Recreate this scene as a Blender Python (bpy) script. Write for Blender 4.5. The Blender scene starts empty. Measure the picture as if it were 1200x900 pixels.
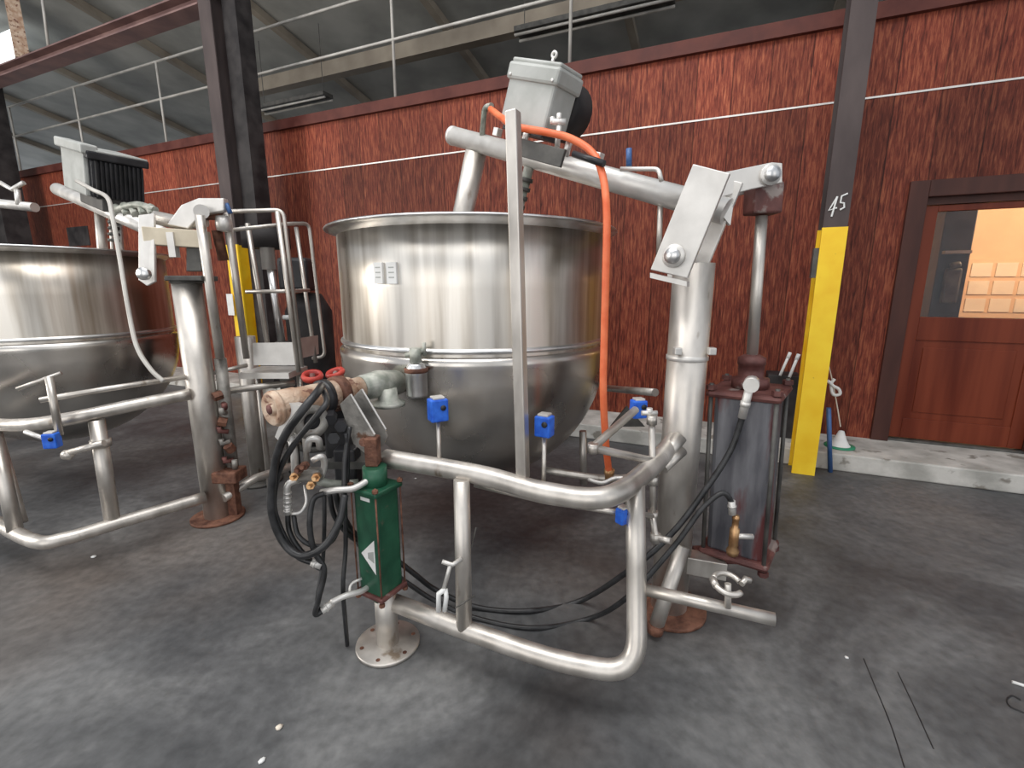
import bpy, bmesh, math, random
from mathutils import Vector, Matrix
random.seed(7)
C = bpy.context.scene
V = Vector
# ---------------------------------------------------------------- camera
FPX = 550.0; PITCH = math.atan(112/550); CAMH = 1.5
cd = bpy.data.cameras.new('camera'); cam = bpy.data.objects.new('camera', cd)
C.collection.objects.link(cam); C.camera = cam
cam.location = (0, 0, CAMH); cam.rotation_euler = (math.pi/2 - PITCH, 0, 0)
cd.sensor_fit = 'HORIZONTAL'; cd.sensor_width = 36; cd.lens = 36*FPX/1200; cd.clip_start = .02
# ---------------------------------------------------------------- light
C.view_settings.view_transform = 'Standard'; C.view_settings.look = 'None'
C.view_settings.gamma = 1; C.view_settings.use_curve_mapping = False
C.view_settings.exposure = 0.12
wld = bpy.data.worlds.new('world'); C.world = wld; wld.use_nodes = True
bg = wld.node_tree.nodes['Background']; bg.inputs[0].default_value = (.88, .93, 1, 1); bg.inputs[1].default_value = .66

def area(name, loc, target, sx, sy, power, col):
    l = bpy.data.lights.new(name, 'AREA'); l.shape = 'RECTANGLE'; l.size = sx; l.size_y = sy
    l.energy = power; l.color = col
    o = bpy.data.objects.new(name, l); C.collection.objects.link(o); o.location = loc
    o.rotation_euler = (V(target) - V(loc)).to_track_quat('-Z', 'Y').to_euler()
    return o
area('skylight', (-1.5, 1.0, 6.8), (-1.0, 2.6, 0), 6, 3, 260, (1, .98, .95))
area('rear_band_light', (-5.2, -5.0, 2.9), (-5.2+4.4, 3, 2.2), 2.2, 5.4, 80, (1, .95, .88))  # unseen lights added behind the camera for bright vertical bands on the kettle
area('rear_band_light', (-1.6, -6.5, 2.9), (-.6, 3, 2.2), 2.2, 5.4, 80, (1, .96, .90))
area('rear_band_light', (5.4, -4.6, 2.9), (.6, 3, 2.0), 1.6, 5.4, 45, (1, .93, .84))  # third added light, set aside so the door pane doesn't mirror it
area('wood_wall_fill', (-9.5, 1.5, 3.2), (-4.5, 6.8, 2.4), 3, 3.5, 300, (1, .95, .88))  # added area light that brightens the left part of the wood wall

# ---------------------------------------------------------------- helpers
cP, sP = math.cos(PITCH), math.sin(PITCH)
def ray(px, py):
    a = (px-600)/FPX; b = (450-py)/FPX
    return V((a, cP+sP*b, -sP+cP*b))
def P(px, py, Y):
    r = ray(px, py); return V((0, 0, CAMH)) + r*(Y/r.y)
def G(px, py, z=0.0):
    r = ray(px, py); return V((0, 0, CAMH)) + r*((z-CAMH)/r.z)
WU = V((-.9157, .4019, 0)); WN = V((-.4019, -.9157, 0)); W0 = V((3.40, 4.07, 0))
def wp(u, off, z): return W0 + WU*u + WN*off + V((0, 0, z))
def W(px, py, off=0):
    r = ray(px, py); p0 = W0+WN*off
    t = p0.dot(WN)/r.dot(WN); return V((0, 0, CAMH)) + r*t
def wu(p): return (p-W0).dot(WU)

def nt(name):
    m = bpy.data.materials.new(name); m.use_nodes = True
    n = m.node_tree; b = n.nodes['Principled BSDF']; return m, n, b
def mk(name, c1, c2, scale=6, rough=(.4, .6), metal=0, bump=.0, stretch=(1, 1, 1), detail=5, lo=.35, hi=.65, spots=None, bscale=None):
    m, n, b = nt(name); L = n.links
    tc = n.nodes.new('ShaderNodeTexCoord'); mp = n.nodes.new('ShaderNodeMapping'); mp.inputs['Scale'].default_value = stretch
    L.new(tc.outputs['Object'], mp.inputs[0])
    nz = n.nodes.new('ShaderNodeTexNoise'); nz.inputs['Scale'].default_value = scale; nz.inputs['Detail'].default_value = detail
    L.new(mp.outputs[0], nz.inputs['Vector'])
    cr = n.nodes.new('ShaderNodeValToRGB'); cr.color_ramp.elements[0].position = lo; cr.color_ramp.elements[1].position = hi
    cr.color_ramp.elements[0].color = (*c1, 1); cr.color_ramp.elements[1].color = (*c2, 1)
    L.new(nz.outputs[0], cr.inputs[0]); col = cr.outputs[0]
    if spots:   # (colour, scale, threshold)
        n2 = n.nodes.new('ShaderNodeTexNoise'); n2.inputs['Scale'].default_value = spots[1]; n2.inputs['Detail'].default_value = 6
        L.new(mp.outputs[0], n2.inputs['Vector'])
        r2 = n.nodes.new('ShaderNodeValToRGB'); r2.color_ramp.elements[0].position = spots[2]; r2.color_ramp.elements[1].position = spots[2]+.06
        L.new(n2.outputs[0], r2.inputs[0])
        mx = n.nodes.new('ShaderNodeMixRGB'); mx.inputs[2].default_value = (*spots[0], 1)
        L.new(r2.outputs[0], mx.inputs[0]); L.new(col, mx.inputs[1]); col = mx.outputs[0]
    L.new(col, b.inputs['Base Color'])
    mr = n.nodes.new('ShaderNodeMapRange'); mr.inputs[3].default_value = rough[0]; mr.inputs[4].default_value = rough[1]
    mr.inputs[1].default_value = .3; mr.inputs[2].default_value = .7
    L.new(nz.outputs[0], mr.inputs[0]); L.new(mr.outputs[0], b.inputs['Roughness'])
    b.inputs['Metallic'].default_value = metal
    if bump:
        nb = n.nodes.new('ShaderNodeTexNoise'); nb.inputs['Scale'].default_value = bscale or scale*4; nb.inputs['Detail'].default_value = 4
        L.new(mp.outputs[0], nb.inputs['Vector'])
        bp = n.nodes.new('ShaderNodeBump'); bp.inputs['Strength'].default_value = bump; bp.inputs['Distance'].default_value = .01
        L.new(nb.outputs[0], bp.inputs['Height']); L.new(bp.outputs[0], b.inputs['Normal'])
    return m
M = {}
M['steel'] = mk('stainless_shell', (.42, .37, .31), (.80, .76, .70), 9, (.26, .44), 1, .07, (1, 1, .06), lo=.38, hi=.62, spots=((.36, .29, .23), 2.2, .62), bscale=5)
M['jacket'] = mk('stainless_jacket', (.46, .43, .40), (.68, .65, .61), 3, (.20, .36), 1, .12, (1, 1, .7), lo=.3, hi=.7, bscale=4)
M['pipe'] = mk('brushed_pipe', (.46, .425, .385), (.74, .70, .65), 10, (.32, .5), .8, .05, (1, 1, .4), lo=.3, hi=.7, spots=((.33, .26, .20), 9, .66))
M['plate'] = mk('satin_plate', (.62, .60, .57), (.78, .76, .73), 9, (.38, .5), .6, .05, lo=.3, hi=.7)
M['chrome'] = mk('polished_steel', (.6, .6, .6), (.8, .8, .8), 10, (.28, .4), 1)
M['blue'] = mk('blue_plastic', (.01, .09, .55), (.03, .17, .75), 30, (.35, .5))
M['orange'] = mk('orange_rubber', (.75, .13, .04), (.88, .22, .09), 12, (.4, .55))
M['rubber'] = mk('black_rubber', (.012, .012, .013), (.035, .035, .037), 20, (.32, .5))
M['green'] = mk('green_enamel', (.010, .062, .034), (.022, .115, .062), 9, (.3, .5), .0, .1, spots=((.10, .10, .07), 14, .64))
M['ox'] = mk('oxide_red_steel', (.085, .03, .028), (.19, .075, .065), 12, (.45, .65), .2, .2, spots=((.32, .27, .25), 10, .62))
M['cyl'] = mk('worn_cylinder_body', (.085, .085, .10), (.27, .27, .29), 11, (.3, .5), .35, .1, (1, 1, .2), spots=((.16, .05, .05), 6, .50))
M['rust'] = mk('rust_brown', (.09, .035, .022), (.24, .11, .07), 22, (.6, .8), .2, .4)
M['tan'] = mk('peeling_tan_paint', (.42, .25, .16), (.66, .52, .40), 16, (.5, .7), .1, .5, spots=((.20, .09, .06), 22, .58))
M['midsteel'] = mk('grey_cast_steel', (.20, .19, .175), (.38, .36, .33), 14, (.45, .6), .5, .2, spots=((.16, .09, .06), 18, .64))
M['greensteel'] = mk('pale_green_steel', (.26, .28, .24), (.50, .50, .45), 20, (.45, .6), .4, .2)
M['grey'] = mk('grey_enclosure', (.36, .37, .35), (.47, .48, .46), 8, (.45, .6), .1, .05)
M['dkgrey'] = mk('dark_grey_steel', (.06, .058, .055), (.13, .125, .115), 10, (.5, .65), .3, .1)
M['black'] = mk('black_enamel', (.010, .010, .012), (.03, .03, .034), 10, (.35, .5))
M['brass'] = mk('brass_fitting', (.42, .22, .10), (.66, .42, .22), 20, (.3, .45), .8)
M['white'] = mk('white_plastic', (.74, .74, .72), (.85, .85, .84), 10, (.4, .6))
M['red'] = mk('red_valve_paint', (.35, .025, .02), (.5, .05, .03), 15, (.4, .5))
M['yellow'] = mk('yellow_safety_paint', (.93, .56, .012), (1, .68, .03), 5, (.45, .6), 0, .1, spots=((.45, .25, .03), 26, .71))
M['column'] = mk('brown_primer', (.055, .042, .042), (.10, .078, .075), 4, (.55, .7), 0, .1, (1, 1, .3))
M['colblack'] = mk('sooty_steel', (.018, .016, .017), (.05, .045, .045), 5, (.5, .7), 0, .1)
M['beam'] = mk('maroon_beam_paint', (.17, .10, .095), (.27, .17, .155), 3, (.5, .65))
M['trim'] = mk('dark_stained_trim', (.085, .022, .017), (.13, .04, .03), 5, (.45, .6), 0, .1)
M['frame'] = mk('dark_door_frame', (.055, .022, .018), (.09, .035, .027), 6, (.4, .55), 0, .05, (1, 1, .2))
M['door'] = mk('mahogany_door', (.10, .016, .007), (.19, .038, .016), 8, (.3, .42), 0, .05, (1, 1, .06))
M['concrete'] = mk('pale_concrete', (.36, .35, .32), (.60, .58, .54), 5, (.7, .85), 0, .4, detail=8, spots=((.24, .22, .19), 7, .6))
M['rail'] = mk('pale_rail_paint', (.42, .40, .37), (.58, .56, .52), 5, (.5, .6), .2)
M['roof'] = mk('grey_roof_deck', (.30, .30, .28), (.46, .46, .43), 1.2, (.7, .9), 0, .05)
M['purlin'] = mk('tan_purlin', (.26, .22, .175), (.38, .33, .265), 2, (.6, .8))
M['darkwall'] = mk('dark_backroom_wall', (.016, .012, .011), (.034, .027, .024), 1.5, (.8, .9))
M['plaster'] = mk('warm_plaster', (.66, .46, .30), (.76, .56, .38), 2, (.7, .9))
M['cardboard'] = mk('pale_board', (.75, .66, .55), (.82, .74, .62), 3, (.7, .9))
M['cardboard2'] = mk('pale_bronze', (.48, .42, .32), (.62, .55, .43), 8, (.4, .55), .3)
M['glassgreen'] = mk('green_plastic', (.02, .22, .12), (.04, .3, .16), 5, (.3, .4))
M['bluetape'] = mk('blue_rod_paint', (.03, .09, .25), (.06, .14, .34), 8, (.4, .5))

CB_ = .15
def wood():
    m, n, b = nt('red_brown_plywood'); L = n.links
    tc = n.nodes.new('ShaderNodeTexCoord')
    mp = n.nodes.new('ShaderNodeMapping'); mp.inputs['Scale'].default_value = (1, 1, .10); L.new(tc.outputs['Object'], mp.inputs[0])
    g = n.nodes.new('ShaderNodeTexNoise'); g.inputs['Scale'].default_value = 64; g.inputs['Detail'].default_value = 7; g.inputs['Roughness'].default_value = .65
    g.inputs['Distortion'].default_value = .4; L.new(mp.outputs[0], g.inputs['Vector'])
    cr = n.nodes.new('ShaderNodeValToRGB'); e = cr.color_ramp.elements
    e[0].position = .32; e[0].color = (.050, .009, .006, 1); e[1].position = .74; e[1].color = (.36, .115, .055, 1)
    k = e.new(.5); k.color = (.165, .034, .019, 1)
    L.new(g.outputs[0], cr.inputs[0])
    # sheet to sheet variation + grooves along the wall direction
    dx = n.nodes.new('ShaderNodeVectorMath'); dx.operation = 'DOT_PRODUCT'; dx.inputs[1].default_value = tuple(WU); L.new(tc.outputs['Object'], dx.inputs[0])
    sc = n.nodes.new('ShaderNodeMath'); sc.operation = 'MULTIPLY'; sc.inputs[1].default_value = 1/.305; L.new(dx.outputs['Value'], sc.inputs[0])
    fl = n.nodes.new('ShaderNodeMath'); fl.operation = 'FLOOR'; L.new(sc.outputs[0], fl.inputs[0])
    wn = n.nodes.new('ShaderNodeTexWhiteNoise'); wn.noise_dimensions = '1D'; L.new(fl.outputs[0], wn.inputs['W'])
    mr = n.nodes.new('ShaderNodeMapRange'); mr.inputs[3].default_value = .82; mr.inputs[4].default_value = 1.18; L.new(wn.outputs['Value'], mr.inputs[0])
    fr = n.nodes.new('ShaderNodeMath'); fr.operation = 'FRACT'; L.new(sc.outputs[0], fr.inputs[0])
    gv = n.nodes.new('ShaderNodeMath'); gv.operation = 'GREATER_THAN'; gv.inputs[1].default_value = .03; L.new(fr.outputs[0], gv.inputs[0])
    big = n.nodes.new('ShaderNodeTexNoise'); big.inputs['Scale'].default_value = .5; big.inputs['Detail'].default_value = 3; L.new(tc.outputs['Object'], big.inputs['Vector'])
    mb = n.nodes.new('ShaderNodeMapRange'); mb.inputs[1].default_value = .3; mb.inputs[2].default_value = .7; mb.inputs[3].default_value = .75; mb.inputs[4].default_value = 1.25; L.new(big.outputs[0], mb.inputs[0])
    a = n.nodes.new('ShaderNodeMath'); a.operation = 'MULTIPLY'; L.new(mr.outputs[0], a.inputs[0]); L.new(mb.outputs[0], a.inputs[1])
    gm = n.nodes.new('ShaderNodeMapRange'); gm.inputs[3].default_value = .45; gm.inputs[4].default_value = 1; L.new(gv.outputs[0], gm.inputs[0])
    a2 = n.nodes.new('ShaderNodeMath'); a2.operation = 'MULTIPLY'; L.new(a.outputs[0], a2.inputs[0]); L.new(gm.outputs[0], a2.inputs[1])
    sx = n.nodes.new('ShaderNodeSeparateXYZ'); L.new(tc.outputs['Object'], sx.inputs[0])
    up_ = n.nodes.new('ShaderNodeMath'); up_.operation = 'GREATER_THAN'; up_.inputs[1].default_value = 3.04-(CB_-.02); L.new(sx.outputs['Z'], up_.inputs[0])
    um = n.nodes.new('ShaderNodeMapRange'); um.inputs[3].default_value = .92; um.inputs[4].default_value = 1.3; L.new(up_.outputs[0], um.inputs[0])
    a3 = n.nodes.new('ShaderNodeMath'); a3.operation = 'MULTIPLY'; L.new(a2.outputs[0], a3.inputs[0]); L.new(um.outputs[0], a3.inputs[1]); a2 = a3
    mx = n.nodes.new('ShaderNodeVectorMath'); mx.operation = 'SCALE'; L.new(cr.outputs[0], mx.inputs[0]); L.new(a2.outputs[0], mx.inputs['Scale'])
    L.new(mx.outputs[0], b.inputs['Base Color']); b.inputs['Roughness'].default_value = .55; b.inputs['Specular IOR Level'].default_value = .22
    bp = n.nodes.new('ShaderNodeBump'); bp.inputs['Strength'].default_value = .5; bp.inputs['Distance'].default_value = .006
    ad = n.nodes.new('ShaderNodeMath'); ad.operation = 'ADD'; L.new(g.outputs[0], ad.inputs[0]); L.new(gv.outputs[0], ad.inputs[1])
    L.new(ad.outputs[0], bp.inputs['Height']); L.new(bp.outputs[0], b.inputs['Normal'])
    return m
M['wood'] = wood()
def floor_mat():
    m, n, b = nt('dark_sealed_concrete'); L = n.links
    tc = n.nodes.new('ShaderNodeTexCoord')
    a = n.nodes.new('ShaderNodeTexNoise'); a.inputs['Scale'].default_value = 1.1; a.inputs['Detail'].default_value = 9; a.inputs['Roughness'].default_value = .62; a.inputs['Distortion'].default_value = .6
    L.new(tc.outputs['Object'], a.inputs['Vector'])
    cr = n.nodes.new('ShaderNodeValToRGB'); e = cr.color_ramp.elements
    e[0].position = .32; e[0].color = (.036, .038, .041, 1); e[1].position = .72; e[1].color = (.20, .20, .197, 1); k = e.new(.52); k.color = (.098, .099, .101, 1)
    L.new(a.outputs[0], cr.inputs[0])
    w = n.nodes.new('ShaderNodeTexNoise'); w.inputs['Scale'].default_value = .55; w.inputs['Detail'].default_value = 4
    mp = n.nodes.new('ShaderNodeMapping'); mp.inputs['Location'].default_value = (3.3, 1.7, 0); L.new(tc.outputs['Object'], mp.inputs[0]); L.new(mp.outputs[0], w.inputs['Vector'])
    wr = n.nodes.new('ShaderNodeValToRGB'); wr.color_ramp.elements[0].position = .5; wr.color_ramp.elements[1].position = .68
    L.new(w.outputs[0], wr.inputs[0])
    mm = n.nodes.new('ShaderNodeMath'); mm.operation = 'MULTIPLY'; mm.inputs[1].default_value = .55; L.new(wr.outputs[0], mm.inputs[0])
    mx = n.nodes.new('ShaderNodeMixRGB'); mx.inputs[2].default_value = (.135, .105, .085, 1); L.new(mm.outputs[0], mx.inputs[0]); L.new(cr.outputs[0], mx.inputs[1])
    # fine pale flecks
    f = n.nodes.new('ShaderNodeTexNoise'); f.inputs['Scale'].default_value = 22; f.inputs['Detail'].default_value = 8; L.new(tc.outputs['Object'], f.inputs['Vector'])
    fr = n.nodes.new('ShaderNodeMapRange'); fr.inputs[1].default_value = .3; fr.inputs[2].default_value = .7; fr.inputs[3].default_value = .78; fr.inputs[4].default_value = 1.22; L.new(f.outputs[0], fr.inputs[0])
    s = n.nodes.new('ShaderNodeVectorMath'); s.operation = 'SCALE'; L.new(mx.outputs[0], s.inputs[0]); L.new(fr.outputs[0], s.inputs['Scale'])
    L.new(s.outputs[0], b.inputs['Base Color'])
    r = n.nodes.new('ShaderNodeMapRange'); r.inputs[1].default_value = .3; r.inputs[2].default_value = .7; r.inputs[3].default_value = .42; r.inputs[4].default_value = .66
    L.new(a.outputs[0], r.inputs[0]); L.new(r.outputs[0], b.inputs['Roughness'])
    bp = n.nodes.new('ShaderNodeBump'); bp.inputs['Strength'].default_value = .15; bp.inputs['Distance'].default_value = .01
    L.new(f.outputs[0], bp.inputs['Height']); L.new(bp.outputs[0], b.inputs['Normal'])
    return m
M['floor'] = floor_mat()
for k_ in ('door', 'frame', 'trim', 'column', 'colblack', 'beam'): M[k_].node_tree.nodes['Principled BSDF'].inputs['Specular IOR Level'].default_value = .25
def glass():
    m, n, b = nt('door_glass'); b.inputs['Base Color'].default_value = (1, 1, 1, 1); b.inputs['Roughness'].default_value = .02
    b.inputs['Transmission Weight'].default_value = 1; b.inputs['IOR'].default_value = 1.45; return m
M['glass'] = glass()
def emit(name, col, s):
    m, n, b = nt(name); b.inputs['Emission Color'].default_value = (*col, 1); b.inputs['Emission Strength'].default_value = s; return m
M['sky_panel'] = emit('daylit_opening', (.9, .97, 1), 1.6)

# ---------------------------------------------------------------- mesh builders
def nb(): return bmesh.new()
def catmull(pts, sub=7):
    pts = [V(p) for p in pts]; out = []
    q = [pts[0]*2-pts[1]] + pts + [pts[-1]*2-pts[-2]]
    for i in range(1, len(q)-2):
        a, b, c, d = q[i-1], q[i], q[i+1], q[i+2]
        for k in range(sub):
            t = k/sub
            out.append(.5*((2*b)+(c-a)*t+(2*a-5*b+4*c-d)*t*t+(3*b-a-3*c+d)*t**3))
    out.append(pts[-1]); return out
def fillet(pts, r, n=7):
    pts = [V(p) for p in pts]; out = [pts[0]]
    for i in range(1, len(pts)-1):
        a, b, c = pts[i-1], pts[i], pts[i+1]
        d1 = (a-b); d2 = (c-b); rr = min(r, d1.length*.49, d2.length*.49)
        p, q = b+d1.normalized()*rr, b+d2.normalized()*rr
        for k in range(n+1):
            t = k/n; out.append(p*(1-t)**2 + b*2*t*(1-t) + q*t*t)
    out.append(pts[-1]); return out
def tube(bm, pts, r, seg=14, caps=True, flat=None):
    pts = [V(p) for p in pts]
    rs = r if isinstance(r, (list, tuple)) else [r]*len(pts)
    t0 = (pts[1]-pts[0]).normalized()
    up = V((0, 0, 1)) if abs(t0.z) < .9 else V((1, 0, 0))
    x = t0.cross(up).normalized(); rings = []
    for i, p in enumerate(pts):
        if i == 0: t = t0
        elif i == len(pts)-1: t = (pts[i]-pts[i-1]).normalized()
        else: t = ((pts[i+1]-pts[i]).normalized()+(pts[i]-pts[i-1]).normalized()).normalized()
        x = (x - t*x.dot(t)).normalized(); y = t.cross(x)
        rings.append([bm.verts.new(p + (x*math.cos(2*math.pi*k/seg)+y*math.sin(2*math.pi*k/seg))*rs[i]) for k in range(seg)])
    for a, b in zip(rings, rings[1:]):
        for k in range(seg):
            f = bm.faces.new((a[k], a[(k+1) % seg], b[(k+1) % seg], b[k])); f.smooth = seg > 6
    if caps:
        for rg in (rings[0][::-1], rings[-1]):
            bm.faces.new(rg)
    return bm
def box(bm, c, ax, ay, az, sx, sy, sz):
    """oriented box; ax, ay, az unit axes"""
    c = V(c); v = []
    for i in (-1, 1):
        for j in (-1, 1):
            for k in (-1, 1): v.append(bm.verts.new(c + V(ax)*(i*sx/2) + V(ay)*(j*sy/2) + V(az)*(k*sz/2)))
    for q in ((0,1,3,2), (4,6,7,5), (0,4,5,1), (2,3,7,6), (0,2,6,4), (1,5,7,3)): bm.faces.new([v[i] for i in q])
    return bm
X, Yv, Z = V((1,0,0)), V((0,1,0)), V((0,0,1))
def wbox(bm, u0, u1, o0, o1, z0, z1):
    return box(bm, wp((u0+u1)/2, (o0+o1)/2, (z0+z1)/2), WU, WN, Z, abs(u1-u0), abs(o1-o0), abs(z1-z0))
def prism(bm, poly, th):
    """polygon (3D points) extruded by vector th"""
    a = [bm.verts.new(V(p)) for p in poly]; b = [bm.verts.new(V(p)+V(th)) for p in poly]
    bm.faces.new(a[::-1]); bm.faces.new(b)
    for i in range(len(a)):
        j = (i+1) % len(a); bm.faces.new((a[i], a[j], b[j], b[i]))
    return bm
def lathe(bm, c, prof, axis=Z, seg=48):
    c = V(c); az = V(axis).normalized(); h = X if abs(az.x) < .9 else Yv
    ax = (h-az*h.dot(az)).normalized(); ay = az.cross(ax); rings = []
    for r, z in prof:
        if r < 1e-5: rings.append([bm.verts.new(c+az*z)])
        else: rings.append([bm.verts.new(c+az*z+(ax*math.cos(2*math.pi*k/seg)+ay*math.sin(2*math.pi*k/seg))*r) for k in range(seg)])
    for a, b in zip(rings, rings[1:]):
        for k in range(seg):
            l = (k+1) % seg
            if len(a) == 1 and len(b) == 1: continue
            if len(a) == 1: f = bm.faces.new((a[0], b[l], b[k]))
            elif len(b) == 1: f = bm.faces.new((a[k], a[l], b[0]))
            else: f = bm.faces.new((a[k], a[l], b[l], b[k]))
            f.smooth = True
    return bm
def disc(bm, c, axis, r, h, seg=24, holes=0):
    return lathe(bm, c, [(0, 0), (r*.97, 0), (r, h*.15), (r, h*.85), (r*.97, h), (0, h)], axis, seg)
def hexb(bm, c, axis, r, h): return tube(bm, [V(c), V(c)+V(axis).normalized()*h], r, 6)

def worldloc(o):
    p = V((0, 0, 0))
    while o: p += o.location; o = o.parent
    return p
def obj(name, bm, mat, parent=None, bevel=0, smooth=False):
    bmesh.ops.recalc_face_normals(bm, faces=bm.faces[:])
    me = bpy.data.meshes.new(name)
    if parent: org = worldloc(parent)
    else:
        xs = [v.co for v in bm.verts]
        org = V(((min(v.x for v in xs)+max(v.x for v in xs))/2, (min(v.y for v in xs)+max(v.y for v in xs))/2, min(v.z for v in xs)))
    for v in bm.verts: v.co -= org
    bm.to_mesh(me); bm.free(); me.materials.append(M[mat])
    o = bpy.data.objects.new(name, me); C.collection.objects.link(o)
    if parent: o.parent = parent
    else: o.location = org
    if bevel:
        md = o.modifiers.new('bevel', 'BEVEL'); md.width = bevel; md.segments = 2; md.limit_method = 'ANGLE'
    return o
def tag(o, label, cat, group=None):
    o['label'] = label; o['category'] = cat
    if group: o['group'] = group
    return o
def thing(name, loc, label, cat, group=None):
    o = bpy.data.objects.new(name, None); o.empty_display_size = .1; C.collection.objects.link(o); o.location = V(loc)
    return tag(o, label, cat, group)
def struct(name, bm, mat, parent=None, bevel=0):
    o = obj(name, bm, mat, parent, bevel)
    if not parent: o['kind'] = 'structure'
    return o

# ================================================================ SETTING
struct('floor', box(nb(), (-4, 5, -.05), X, Yv, Z, 34, 26, .1), 'floor')
fl_ = bpy.data.objects['floor']
for pts in (((1012, 772), (1026, 806), (1044, 850), (1060, 900)), ((1052, 788), (1072, 830), (1094, 878))):
    b = nb(); tube(b, catmull([G(x, y, -.001) for x, y in pts], 4), .0028, 6); obj('floor_scratch', b, 'colblack', fl_)
DT = 2.23; DR = -.93; CB = .15
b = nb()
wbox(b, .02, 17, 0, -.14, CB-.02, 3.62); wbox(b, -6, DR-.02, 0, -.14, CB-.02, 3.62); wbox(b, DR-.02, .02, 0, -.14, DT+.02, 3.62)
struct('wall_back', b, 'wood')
struct('trim_1', wbox(nb(), -6, 17, .05, -.2, 3.6, 3.72), 'trim')              # cap along the wall top
struct('trim_2', wbox(nb(), -6, 17, .006, 0, 3.033, 3.047), 'plate')           # pale joint flashing
struct('trim_3', wbox(nb(), -6, 17, .6, -.6, 0.001, CB), 'concrete', bevel=.012)   # concrete curb
struct('wall_left', wbox(nb(), 17, 17.2, 0, 9, .0, 7.0), 'roof')
# door frame
b = nb(); wbox(b, 0, .13, .03, -.14, CB, DT+.13); wbox(b, DR-.13, DR, .03, -.14, CB, DT+.13); wbox(b, DR, 0, .03, -.14, DT, DT+.13)
struct('trim_4', b, 'frame', bevel=.006)
b = nb(); wbox(b, DR, 0, -.01, -.14, CB, CB+.02); struct('trim_5', b, 'dkgrey')
# door slab
dr = nb(); z0, z1 = CB+.03, DT-.06; st = .10
o0, o1 = -.045, -.085
wbox(dr, -.004, -st, o0, o1, z0, z1); wbox(dr, DR+.004, DR+st, o0, o1, z0, z1)
wbox(dr, -st, DR+st, o0, o1, z1-.05, z1); wbox(dr, -st, DR+st, o0, o1, 1.06, 1.26); wbox(dr, -st, DR+st, o0, o1, z0, z0+.18)
door = struct('door_1', dr, 'door', bevel=.004)
obj('door_panel', wbox(nb(), -st, DR+st, o0-.012, o1+.008, z0+.18, 1.06), 'door', door)
b = nb(); wbox(b, -st-.06, DR+st+.06, o0-.004, o1+.012, z0+.24, 1.0); obj('raised_panel', b, 'door', door, bevel=.006)
obj('window_pane', wbox(nb(), -st+.0, DR+st, o0-.018, o0-.024, 1.26, z1-.05), 'glass', door)
obj('door_header', wbox(nb(), DR+.002, -.002, -.03, -.1, z1+.004, DT), 'frame', door)
obj('doorknob', lathe(nb(), wp(DR+.06, -.045, 1.12), [(.0, 0), (.018, 0), (.014, .03), (.028, .045), (.03, .06), (.02, .072), (0, .074)], WN, 20), 'brass', door)
# unseen room added behind the door for the warm reflection in its pane
b = nb(); wbox(b, 1.2, -4.5, -2.6, -2.7, 0.02, 2.9); wbox(b, 1.2, 1.3, -.2, -2.7, .02, 2.9)
struct('wall_interior', b, 'plaster')
struct('ceiling_interior', wbox(nb(), 1.3, -4.5, -.2, -2.7, 2.9, 2.95), 'plaster')
bu = bpy.data.lights.new('pane_room_fill', 'POINT'); bu.energy = 95; bu.color = (1, .72, .45); bu.shadow_soft_size = .2  # added lamp warming the room that stands in for the pane reflection
lo = bpy.data.objects.new('pane_room_fill', bu); C.collection.objects.link(lo); lo.location = wp(-1.6, -1.2, 2.5)
# dark box with a grey panel, added for the reflection in the pane
ca = W(1105, 300, -1.2); cu = wu(ca)
ct = thing('pane_reflection_box', wp(cu-.1, -1.35, .02), 'black box with a grey panel behind the door pane, added for the dark reflection in the glass', 'cabinet')
ua_, ub_ = wu(W(1100, 300, -1.2)), wu(W(1137, 300, -1.2))
obj('reflection_body', wbox(nb(), ua_, ub_, -1.2, -1.5, .02, 2.4), 'black', ct, .01)
b = nb(); wbox(b, ua_-.06, ub_+.06, -1.12, -1.2, 1.35, 1.70); tube(b, [wp(ua_-.08, -1.14, 1.72), wp(ub_+.08, -1.14, 1.74)], .03); obj('reflection_panel', b, 'dkgrey', ct, .02)
obj('reflection_shelf', wbox(nb(), ua_-.02, ub_+.02, -1.12, -1.2, 1.84, 1.87), 'grey', ct)
b = nb()
bt = thing('pane_reflection_board', wp(cu-1.0, -2.58, 1.25), 'pale boxes on the warm wall behind the door pane, added for the reflection in the glass', 'board')  # added to give the lighter boxes of the pane reflection
obj('reflection_backing', wbox(nb(), cu-.45, cu-1.45, -2.56, -2.6, 1.15, 1.85), 'plaster', bt)
for r_ in range(3):
    for k in range(4):
        obj('reflection_sheet', wbox(nb(), cu-.5-.23*k, cu-.69-.23*k, -2.545, -2.56, 1.22+.21*r_, 1.38+.21*r_), 'cardboard', bt)
# roof and back room above the wall
def wslab(u0, u1, oa, za, ob, zb, th=.08):
    return prism(nb(), [wp(u0, oa, za), wp(u1, oa, za), wp(u1, ob, zb), wp(u0, ob, zb)], (0, 0, th))
struct('ceiling', wslab(-8, 26, 1.2, 7.0, -9, 5.0), 'roof')
b = nb()
for k in range(9):
    u = -3+k*3.1
    prism(b, [wp(u, 1.2, 6.86), wp(u+.13, 1.2, 6.86), wp(u+.13, -9, 4.86), wp(u, -9, 4.86)], (0, 0, .13))
struct('trim_6', b, 'purlin')                                                   # rafters under the deck
struct('wall_backroom', wbox(nb(), -8, 26, -8.8, -9, 2.0, 5.2), 'roof')
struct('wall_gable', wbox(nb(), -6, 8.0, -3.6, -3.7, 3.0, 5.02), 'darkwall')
tb = W(300, 108, -2.4); tb2 = W(300, 92, -2.4)
struct('trim_7', wbox(nb(), -6, 11, -2.4, -2.6, tb.z, tb2.z), 'purlin')          # tan purlin beam

def W2(px, py, off=0): return W(px, py, off)
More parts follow.
